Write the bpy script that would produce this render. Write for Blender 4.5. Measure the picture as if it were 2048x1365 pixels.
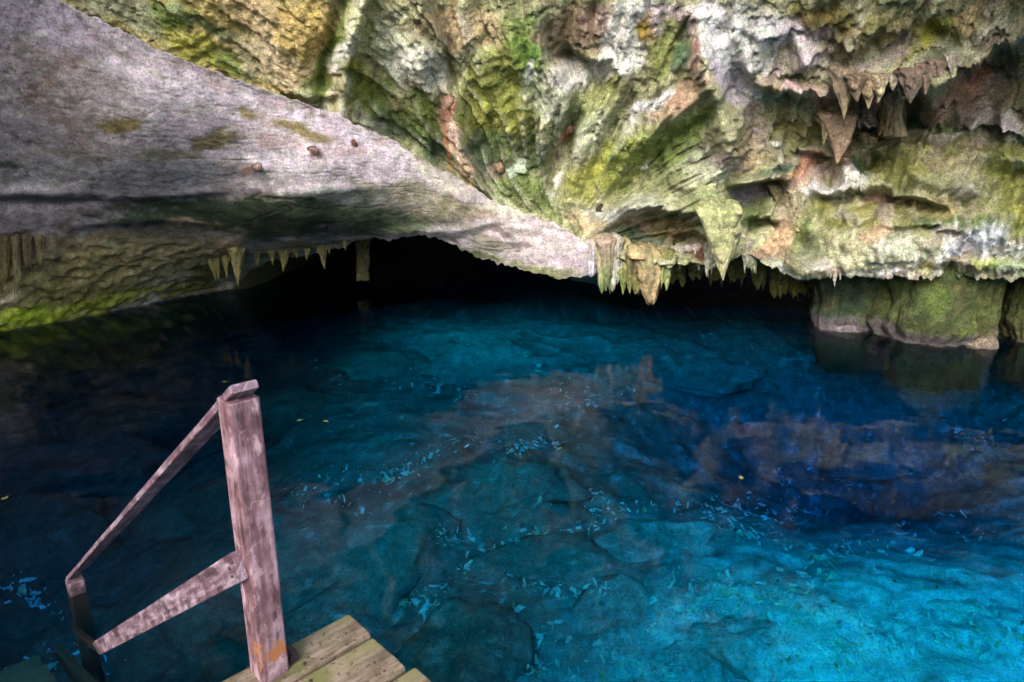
import bpy, bmesh, math, random
import numpy as np
from mathutils import Vector, Matrix

R = math.radians
random.seed(7)
rng = np.random.RandomState(11)
for o in list(bpy.data.objects):
    bpy.data.objects.remove(o)
scene = bpy.context.scene
COL = scene.collection

# ------------------------------------------------------------------ camera
CAM_H = 3.0
PITCH = R(16.0)
FPX = 1365.0                       # focal length in pixels of the 2048 px photograph (24 mm)
cam_d = bpy.data.cameras.new('camera')
cam_d.sensor_width = 36.0
cam_d.lens = 24.0
cam_d.clip_start = 0.05
cam_d.clip_end = 500.0
cam = bpy.data.objects.new('camera', cam_d)
COL.objects.link(cam)
cam.location = (0, 0, CAM_H)
cam.rotation_euler = (math.pi / 2 - PITCH, 0, 0)
scene.camera = cam

# ------------------------------------------------------------------ sky, sun, exposure
SUN_ELEV = 34.0
SUN_AZ = 200.0                     # degrees clockwise from +Y: behind the camera, a little to the left
world = bpy.data.worlds.new('World')
scene.world = world
world.use_nodes = True
wn = world.node_tree.nodes
wl = world.node_tree.links
wn.clear()
sky = wn.new('ShaderNodeTexSky')
sky.sky_type = 'NISHITA'
sky.sun_disc = False
sky.sun_elevation = R(SUN_ELEV)
sky.sun_rotation = R(SUN_AZ)
sky.air_density = 1.0
sky.dust_density = 3.0
bg = wn.new('ShaderNodeBackground')
bg.inputs['Strength'].default_value = 0.15
wo = wn.new('ShaderNodeOutputWorld')
wl.new(sky.outputs[0], bg.inputs[0])
wl.new(bg.outputs[0], wo.inputs[0])

sun_d = bpy.data.lights.new('sun', 'SUN')
sun_d.energy = 1.5
sun_d.angle = R(28)
sun_d.color = (1.0, 0.97, 0.93)
sun = bpy.data.objects.new('sun', sun_d)
COL.objects.link(sun)
sdir = Vector((math.sin(R(SUN_AZ)) * math.cos(R(SUN_ELEV)),
               math.cos(R(SUN_AZ)) * math.cos(R(SUN_ELEV)), math.sin(R(SUN_ELEV))))
sun.rotation_euler = sdir.to_track_quat('Z', 'Y').to_euler()
sun.location = sdir * 40

vs = scene.view_settings
vs.view_transform = 'Standard'
vs.look = 'None'
vs.gamma = 1.0
vs.exposure = 1.68
vs.use_curve_mapping = False

scene.render.engine = 'CYCLES'
cy = scene.cycles
cy.use_denoising = True
cy.denoising_prefilter = 'ACCURATE'
cy.max_bounces = 10
cy.diffuse_bounces = 4
cy.glossy_bounces = 4
cy.transmission_bounces = 8
cy.volume_bounces = 1
cy.caustics_refractive = True
cy.caustics_reflective = False
cy.sample_clamp_indirect = 6.0

# ------------------------------------------------------------------ numbers: rays, noise, splines
SP, CP = math.sin(PITCH), math.cos(PITCH)

def ray(px, py):
    a = (np.asarray(px, float) - 1024.0) / FPX
    b = (682.5 - np.asarray(py, float)) / FPX
    return a, CP + SP * b, -SP + CP * b

def at(px, py, Y):
    """point on the line of sight through a photograph pixel, Y metres ahead"""
    dx, dy, dz = ray(px, py)
    t = np.asarray(Y, float) / dy
    return np.stack([dx * t, np.broadcast_to(np.asarray(Y, float), np.shape(t)) * 1.0, CAM_H + dz * t], -1)

def at_z(px, py, z):
    dx, dy, dz = ray(px, py)
    t = (z - CAM_H) / dz
    return np.array([dx * t, dy * t, z])

def under(px, py, z):
    """point at depth z (<0) that the refracted line of sight reaches"""
    dx, dy, dz = ray(px, py)
    p = at_z(px, py, 0.0)
    d = np.array([dx, dy, dz]); d /= np.linalg.norm(d)
    h = d[:2] / 1.33
    v = -math.sqrt(1 - h @ h)
    t = z / v
    return np.array([p[0] + h[0] * t, p[1] + h[1] * t, z])

_perm = rng.permutation(4096)
_grad = rng.normal(size=(4096, 3)); _grad /= np.linalg.norm(_grad, axis=1)[:, None]

def noise(P):
    P = np.asarray(P, float)
    i = np.floor(P).astype(np.int64)
    f = P - i
    u = f * f * f * (f * (f * 6 - 15) + 10)
    res = 0.0
    for ox in (0, 1):
        for oy in (0, 1):
            for oz in (0, 1):
                h = _perm[(_perm[(_perm[(i[..., 0] + ox) & 4095] + i[..., 1] + oy) & 4095] + i[..., 2] + oz) & 4095]
                g = _grad[h]
                d = (f[..., 0] - ox) * g[..., 0] + (f[..., 1] - oy) * g[..., 1] + (f[..., 2] - oz) * g[..., 2]
                w = (u[..., 0] if ox else 1 - u[..., 0]) * (u[..., 1] if oy else 1 - u[..., 1]) * (u[..., 2] if oz else 1 - u[..., 2])
                res = res + d * w
    return res * 1.5

def fbm(P, octaves=4, gain=0.5, ridged=False):
    s, a, t = 0.0, 1.0, 0.0
    P = np.asarray(P, float)
    for k in range(octaves):
        n = noise(P * (2.03 ** k) + 17.3 * k)
        if ridged:
            n = 1 - 2 * np.abs(n)
        s = s + a * n
        t += a
        a *= gain
    return s / t

def sstep(a, b, x):
    t = np.clip((x - a) / (b - a), 0, 1)
    return t * t * (3 - 2 * t)

def curve(pts):
    xs = [p[0] for p in pts]; ys = [p[1] for p in pts]
    return lambda x: np.interp(x, xs, ys)

def rbf(ctrl, smooth=1e-3):
    C = np.array(ctrl, float)
    X = C[:, :2] / 1000.0
    n = len(X)
    def ker(r2):
        return np.where(r2 > 1e-12, 0.5 * r2 * np.log(np.maximum(r2, 1e-12)), 0.0)
    A = np.zeros((n + 3, n + 3))
    A[:n, :n] = ker(((X[:, None] - X[None]) ** 2).sum(-1)) + smooth * np.eye(n)
    A[:n, n] = A[n, :n] = 1
    A[:n, n + 1:] = X; A[n + 1:, :n] = X.T
    w = np.linalg.solve(A, np.concatenate([C[:, 2], np.zeros(3)]))
    def f(px, py):
        q = np.stack([px, py], -1) / 1000.0
        out = w[n] + q[..., 0] * w[n + 1] + q[..., 1] * w[n + 2]
        for k in range(n):
            out = out + w[k] * ker((q[..., 0] - X[k, 0]) ** 2 + (q[..., 1] - X[k, 1]) ** 2)
        return out
    return f

def seg_dist(px, py, pts):
    """distance to a polyline and the place along it (0..1)"""
    best = np.full(np.shape(px), 1e9); tt = np.zeros(np.shape(px))
    n = len(pts) - 1
    for k in range(n):
        ax, ay = pts[k]; bx, by = pts[k + 1]
        vx, vy = bx - ax, by - ay
        t = np.clip(((px - ax) * vx + (py - ay) * vy) / (vx * vx + vy * vy), 0, 1)
        d = np.hypot(px - ax - t * vx, py - ay - t * vy)
        m = d < best
        best = np.where(m, d, best); tt = np.where(m, (k + t) / n, tt)
    return best, tt

# ------------------------------------------------------------------ mesh helpers
def grid_faces(nr, nc, wrap=False):
    i = np.arange(nr - 1)[:, None]
    j = np.arange(nc if wrap else nc - 1)[None]
    j2 = (j + 1) % nc
    a = i * nc + j; b = i * nc + j2; c = (i + 1) * nc + j2; d = (i + 1) * nc + j
    return np.stack([a, b, c, d], -1).reshape(-1, 4)

def mesh_np(name, verts, quads, colors=None, smooth=True, tris=None):
    me = bpy.data.meshes.new(name)
    verts = np.asarray(verts, np.float32).reshape(-1, 3)
    quads = np.asarray(quads, np.int32).reshape(-1, 4)
    me.vertices.add(len(verts))
    me.vertices.foreach_set('co', verts.ravel())
    loops = quads.ravel(); starts = np.arange(len(quads)) * 4; tot = np.full(len(quads), 4)
    if tris is not None and len(tris):
        tris = np.asarray(tris, np.int32)
        starts = np.concatenate([starts, len(loops) + np.arange(len(tris)) * 3])
        tot = np.concatenate([tot, np.full(len(tris), 3)])
        loops = np.concatenate([loops, tris.ravel()])
    me.loops.add(len(loops))
    me.loops.foreach_set('vertex_index', loops.astype(np.int32))
    me.polygons.add(len(starts))
    me.polygons.foreach_set('loop_start', starts.astype(np.int32))
    me.polygons.foreach_set('loop_total', tot.astype(np.int32))
    me.polygons.foreach_set('use_smooth', np.full(len(starts), smooth))
    me.update(calc_edges=True)
    me.validate()
    if colors is not None:
        at_ = me.color_attributes.new('Col', 'FLOAT_COLOR', 'POINT')
        c4 = np.ones((len(verts), 4), np.float32)
        c4[:, :3] = np.clip(np.asarray(colors).reshape(-1, 3), 0.004, 0.85)
        at_.data.foreach_set('color', c4.ravel())
    return me

def link(name, me, mat, parent=None):
    o = bpy.data.objects.new(name, me)
    COL.objects.link(o)
    if mat is not None:
        me.materials.append(mat)
    if parent is not None:
        o.parent = parent
    return o

def tag(o, label=None, cat=None, group=None, kind=None):
    if label: o['label'] = label
    if cat: o['category'] = cat
    if group: o['group'] = group
    if kind: o['kind'] = kind
    return o

def grid_normals(V):
    du = np.gradient(V, axis=1); dv = np.gradient(V, axis=0)
    n = np.cross(du, dv)
    n /= np.linalg.norm(n, axis=-1, keepdims=True) + 1e-9
    return n

# ------------------------------------------------------------------ materials
def new_mat(name):
    m = bpy.data.materials.new(name)
    m.use_nodes = True
    n = m.node_tree.nodes; l = m.node_tree.links
    b = n['Principled BSDF']
    return m, n, l, b

def rock_material(name, rough=0.85, bump=1.0, speck=1.0, scale=1.0):
    m, n, l, b = new_mat(name)
    at_ = n.new('ShaderNodeAttribute'); at_.attribute_name = 'Col'
    tc = n.new('ShaderNodeTexCoord')
    def noise_tex(sc, det, rg=0.6):
        t = n.new('ShaderNodeTexNoise')
        t.inputs['Scale'].default_value = sc * scale; t.inputs['Detail'].default_value = det
        t.inputs['Roughness'].default_value = rg
        l.new(tc.outputs['Object'], t.inputs['Vector'])
        return t
    t1 = noise_tex(7.0, 7, 0.66)
    t2 = noise_tex(27.0, 4, 0.65)
    r1 = n.new('ShaderNodeMapRange'); r1.inputs['From Min'].default_value = 0.3; r1.inputs['From Max'].default_value = 0.7
    r1.inputs['To Min'].default_value = 1 - 0.5 * speck; r1.inputs['To Max'].default_value = 1 + 0.5 * speck
    l.new(t1.outputs['Fac'], r1.inputs['Value'])
    r2 = n.new('ShaderNodeMapRange'); r2.inputs['From Min'].default_value = 0.32; r2.inputs['From Max'].default_value = 0.68
    r2.inputs['To Min'].default_value = 1 - 0.32 * speck; r2.inputs['To Max'].default_value = 1 + 0.3 * speck
    l.new(t2.outputs['Fac'], r2.inputs['Value'])
    mu = n.new('ShaderNodeMath'); mu.operation = 'MULTIPLY'
    l.new(r1.outputs[0], mu.inputs[0]); l.new(r2.outputs[0], mu.inputs[1])
    vm = n.new('ShaderNodeVectorMath'); vm.operation = 'SCALE'
    l.new(at_.outputs['Color'], vm.inputs[0]); l.new(mu.outputs[0], vm.inputs['Scale'])
    t4 = noise_tex(46.0, 3, 0.6)
    po = n.new('ShaderNodeMapRange'); po.inputs['From Min'].default_value = 0.355; po.inputs['From Max'].default_value = 0.43
    po.inputs['To Min'].default_value = 1 - .62 * speck; po.inputs['To Max'].default_value = 1.0
    l.new(t4.outputs['Fac'], po.inputs['Value'])
    li = n.new('ShaderNodeMapRange'); li.inputs['From Min'].default_value = 0.57; li.inputs['From Max'].default_value = 0.66
    li.inputs['To Min'].default_value = 1.0; li.inputs['To Max'].default_value = 1 + .55 * speck
    l.new(t4.outputs['Fac'], li.inputs['Value'])
    m2 = n.new('ShaderNodeMath'); m2.operation = 'MULTIPLY'
    l.new(po.outputs[0], m2.inputs[0]); l.new(li.outputs[0], m2.inputs[1])
    vm2 = n.new('ShaderNodeVectorMath'); vm2.operation = 'SCALE'
    l.new(vm.outputs[0], vm2.inputs[0]); l.new(m2.outputs[0], vm2.inputs['Scale'])
    t5 = noise_tex(13.0, 5, 0.7)
    hr = n.new('ShaderNodeValToRGB'); he = hr.color_ramp.elements
    he[0].position = .34; he[0].color = (.86, 1.0, .78, 1); he[1].position = .66; he[1].color = (1.0, .93, .97, 1)
    l.new(t5.outputs['Fac'], hr.inputs[0])
    vm3 = n.new('ShaderNodeVectorMath'); vm3.operation = 'MULTIPLY'
    l.new(vm2.outputs[0], vm3.inputs[0]); l.new(hr.outputs[0], vm3.inputs[1])
    l.new(vm3.outputs[0], b.inputs['Base Color'])
    b.inputs['Roughness'].default_value = rough
    b.inputs['Specular IOR Level'].default_value = 0.3
    t3 = noise_tex(16.0, 8, 0.72)
    bp = n.new('ShaderNodeBump'); bp.inputs['Strength'].default_value = 0.9 * bump
    bp.inputs['Distance'].default_value = 0.09
    l.new(t3.outputs['Fac'], bp.inputs['Height'])
    l.new(bp.outputs[0], b.inputs['Normal'])
    return m

MAT_ROCK = rock_material('mossy_limestone')
MAT_SLAB = rock_material('pitted_limestone', speck=.75, bump=.32)
MAT_STAL = rock_material('dripstone', rough=0.6, bump=0.9, speck=0.8, scale=1.5)
MAT_BED = rock_material('submerged_limestone', rough=0.9, bump=0.5, speck=0.7)

# palette: true surface colours
W_ = (.76, .73, .69); L_ = (.45, .39, .44); G_ = (.30, .31, .22); Y_ = (.29, .28, .06); M_ = (.13, .18, .045)
D_ = (.030, .060, .028); T_ = (.45, .34, .21); P_ = (.50, .35, .29); O_ = (.42, .17, .07); B_ = (.19, .135, .09)
K_ = (.055, .04, .03); E_ = (.03, .10, .055); A_ = (.49, .51, .38); OB_ = (.20, .16, .055); LW = (.70, .68, .71)

def paint(P, U, V, base, blobs, warp=22.0, mott=1.0):
    """surface colours: a base plus patches of moss, calcite and iron stain with ragged edges.
    U, V are the sheet's own surface coordinates; P the points (for the ragged noise)."""
    shp = U.shape
    col = np.empty(shp + (3,)); col[:] = base
    wx = fbm(P * 1.6 + 5, 4) * warp * 1.6; wy = fbm(P * 1.6 + 31, 4) * warp * 1.6
    u = U + wx; v = V + wy
    f = [fbm(P * s + 7.7 * k, 5, 0.62) for k, s in enumerate((1.7, 2.6, 3.9, 6.0))]
    for k, (bx, by, rx, ry, ang, c, al) in enumerate(blobs):
        ca, sa = math.cos(R(ang)), math.sin(R(ang))
        x = (u - bx) * ca + (v - by) * sa
        y = -(u - bx) * sa + (v - by) * ca
        d = np.sqrt((x / rx) ** 2 + (y / ry) ** 2)
        m = sstep(1.35, 0.55, d + 0.75 * f[k % 4])
        m = (m * al)[..., None]
        col = col * (1 - m) + np.array(c) * m
    n1 = fbm(P * 2.2 + 90, 5, 0.65)[..., None]
    n2 = fbm(P * 7.0 + 50, 4, 0.65)[..., None]
    col = col * np.clip(1 + mott * (0.45 * n1 + 0.5 * n2), 0.35, 1.7)
    # moss flecks that follow the damp hollows of the noise
    ms = sstep(0.12, 0.42, fbm(P * 3.1 + 140, 5, 0.6))[..., None] * 0.45 * mott
    col = col * (1 - ms) + col * np.array([.55, .68, .38]) * ms
    wt = sstep(0.22, 0.5, fbm(P * 4.3 + 200, 5, 0.62))[..., None] * 0.4 * mott
    col = col * (1 - wt) + (col * 0.5 + np.array(W_) * 0.5) * wt
    return col

def relief(U, V, ridges, ledges):
    """metres of relief towards the viewer"""
    h = np.zeros(U.shape)
    for pts, w, a in ridges:
        d, t = seg_dist(U, V, pts)
        h += a * np.exp(-(d / w) ** 2) * (0.55 + 0.45 * np.sin(np.pi * np.clip(t, .02, .98)))
    for pts, dep, L, s in ledges:
        f = curve(pts)
        x0, x1 = pts[0][0], pts[-1][0]
        e = min(60.0, 0.3 * (x1 - x0))
        fade = sstep(x0, x0 + e, U) * sstep(x1, x1 - e, U)
        t = V - f(U)
        h -= dep * fade * sstep(-s, s, t) * np.exp(-(np.maximum(t, 0) / L) ** 2)
        h += 0.35 * dep * fade * np.exp(-((t + 1.2 * s) / (2.5 * s)) ** 2)
    return h

# ==================================================================== THE SETTING
# ---- mossy wall and right-hand overhang
RIDGE = [(-900, -620), (-400, -310), (0, -75), (110, 0), (210, 45), (300, 92), (430, 145), (560, 190), (680, 232), (790, 285),
         (900, 350), (1000, 408), (1080, 438), (1130, 455), (1185, 500), (1260, 520)]
ridge_f = curve(RIDGE)
LIP_R = [(1130, 520), (1185, 520), (1215, 512), (1280, 522), (1340, 528), (1400, 520), (1440, 528), (1490, 508), (1520, 525), (1560, 545),
         (1600, 558), (1650, 552), (1700, 545), (1800, 548), (1900, 550), (2048, 552), (2300, 570), (2900, 620)]
lip_r = curve(LIP_R)

WALL_CTRL = [
    (-700, -420, 9.6), (-700, 0, 11.5), (-700, 300, 12.5),
    (-200, -500, 9.5), (-200, 0, 11.5), (200, -400, 9.5), (200, 0, 11.4), (300, 50, 11.5), (500, 160, 11.8), (600, 80, 11.3), (700, 0, 10.8),
    (900, 0, 10.6), (1100, 0, 10.3), (1250, 0, 9.9), (1400, 0, 9.7), (1550, 0, 9.5), (1700, 0, 9.2), (1850, 0, 9.0), (2048, 0, 8.6),
    (700, 240, 12.3), (850, 300, 12.5), (900, 200, 11.8), (780, 120, 11.3), (1000, 300, 12.2), (1000, 120, 10.9), (1100, 440, 12.0), (1150, 150, 10.9),
    (1200, 300, 11.4), (1150, 470, 11.7), (1300, 200, 10.7), (1440, 250, 10.3), (1300, 400, 11.1), (1200, 505, 11.4),
    (1300, 515, 11.2), (1450, 520, 10.5), (1400, 400, 10.6), (1550, 330, 11.0), (1600, 165, 10.1), (1550, 100, 9.8),
    (1700, 200, 10.2), (1700, 320, 10.8), (1850, 130, 9.5), (1950, 110, 9.4), (1850, 250, 10.5), (2000, 250, 10.0),
    (1850, 340, 10.1), (1700, 400, 10.3), (1700, 480, 10.2), (1900, 480, 9.9), (2048, 480, 9.5), (1600, 556, 10.4),
    (1800, 548, 10.1), (2048, 550, 9.6), (2500, 0, 7.2), (2500, 300, 8.0), (2500, 560, 8.2), (2900, 0, 6.0), (2900, 600, 7.0),
    (600, -400, 8.9), (1000, -400, 8.3), (1700, -400, 7.4), (2400, -400, 5.9), (2900, -400, 5.2), (500, 300, 12.5), (900, 450, 12.9), (-200, 300, 12.5)]
WALL_RIDGES = [
    ([(745, -40), (700, 90), (680, 230)], 20, .28), ([(690, -20), (655, 110), (640, 190)], 12, -.2),
    ([(895, 190), (915, 270), (955, 372)], 26, .38), ([(880, 210), (880, 300), (920, 360)], 16, -.25),
    ([(860, -20), (905, 80), (905, 180)], 12, -.22), ([(830, -20), (845, 90), (860, 170)], 40, .2),
    ([(1395, 40), (1425, 160), (1448, 300), (1440, 340)], 26, .45), ([(1470, 120), (1490, 250), (1480, 340)], 26, -.3),
    ([(1100, 60), (1110, 105), (1180, 125)], 14, -.25), ([(1190, 170), (1150, 250), (1115, 330), (1105, 430)], 18, -.28),
    ([(1240, 140), (1180, 280), (1140, 400)], 22, .18), ([(1420, 175), (1330, 240), (1250, 310)], 22, .2),
    ([(1440, 200), (1300, 330), (1200, 420)], 18, -.12), ([(1010, 60), (1060, 180), (1040, 280)], 40, .2),
    ([(960, 300), (1010, 380), (1060, 430)], 18, -.2), ([(770, 120), (740, 220), (820, 290)], 22, -.15),
    ([(1230, 420), (1300, 405), (1380, 420)], 18, .25), ([(1230, 470), (1330, 480), (1370, 450)], 30, -.3),
    ([(1395, 370), (1425, 430), (1445, 510)], 40, .42), ([(1470, 400), (1520, 440)], 26, -.25),
    ([(1530, 500), (1600, 540), (1680, 530), (1760, 540)], 16, .2), ([(1560, 470), (1620, 500), (1640, 480)], 22, -.25),
    ([(1640, 460), (1740, 490), (1900, 470), (2040, 450)], 34, .25), ([(1830, 520), (1920, 525), (2040, 530)], 14, .15),
    ([(1870, 500), (1900, 440)], 9, -.1), ([(1700, 352), (1690, 385)], 12, .2), ([(1880, 530), (1900, 545)], 16, -.3),
    ([(1590, 320), (1560, 390)], 18, .25), ([(1640, 300), (1650, 370)], 16, -.35), ([(1720, 330), (1760, 320)], 28, -.4),
    ([(1780, 235), (1820, 250)], 30, -.4), ([(1870, 215), (1880, 250)], 20, .2), ([(1950, 200), (1960, 260)], 26, .25),
    ([(2010, 200), (2020, 270)], 20, .2), ([(1520, 200), (1600, 220), (1650, 215)], 40, .15),
    ([(1800, 290), (1870, 300), (1950, 290)], 22, .2), ([(1650, 130), (1720, 90), (1850, 60)], 20, -.15), ([(1560, 40), (1620, 120)], 26, .12),
    ([(2048, 10), (1950, 80), (1850, 130), (1700, 140)], 26, .2)]
WALL_LEDGES = [
    ([(1475, 168), (1520, 160), (1560, 178), (1620, 182), (1690, 160)], .55, 90, 5),
    ([(1650, 160), (1720, 172), (1800, 172), (1850, 152), (1920, 118), (1980, 92), (2060, 45), (2300, -40)], .85, 120, 5),
    ([(1440, 378), (1520, 366), (1580, 374)], .6, 38, 4), ([(1600, 405), (1700, 392), (1780, 388), (1850, 402), (1910, 428)], .3, 45, 5),
    ([(1730, 452), (1800, 455), (1890, 440)], .15, 24, 4), ([(1230, 432), (1300, 418), (1370, 428), (1420, 440)], .3, 45, 5),
    ([(1340, 470), (1390, 462), (1430, 480)], .4, 30, 4), ([(1470, 440), (1530, 442), (1560, 450)], .3, 40, 4),
    ([(1640, 255), (1720, 240), (1790, 250)], .35, 60, 5), ([(1560, 285), (1640, 300), (1700, 320)], .2, 50, 4),
    ([(1110, 95), (1150, 120), (1240, 118)], .22, 60, 5), ([(560, 180), (620, 188), (690, 196)], .2, 30, 4)]
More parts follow.
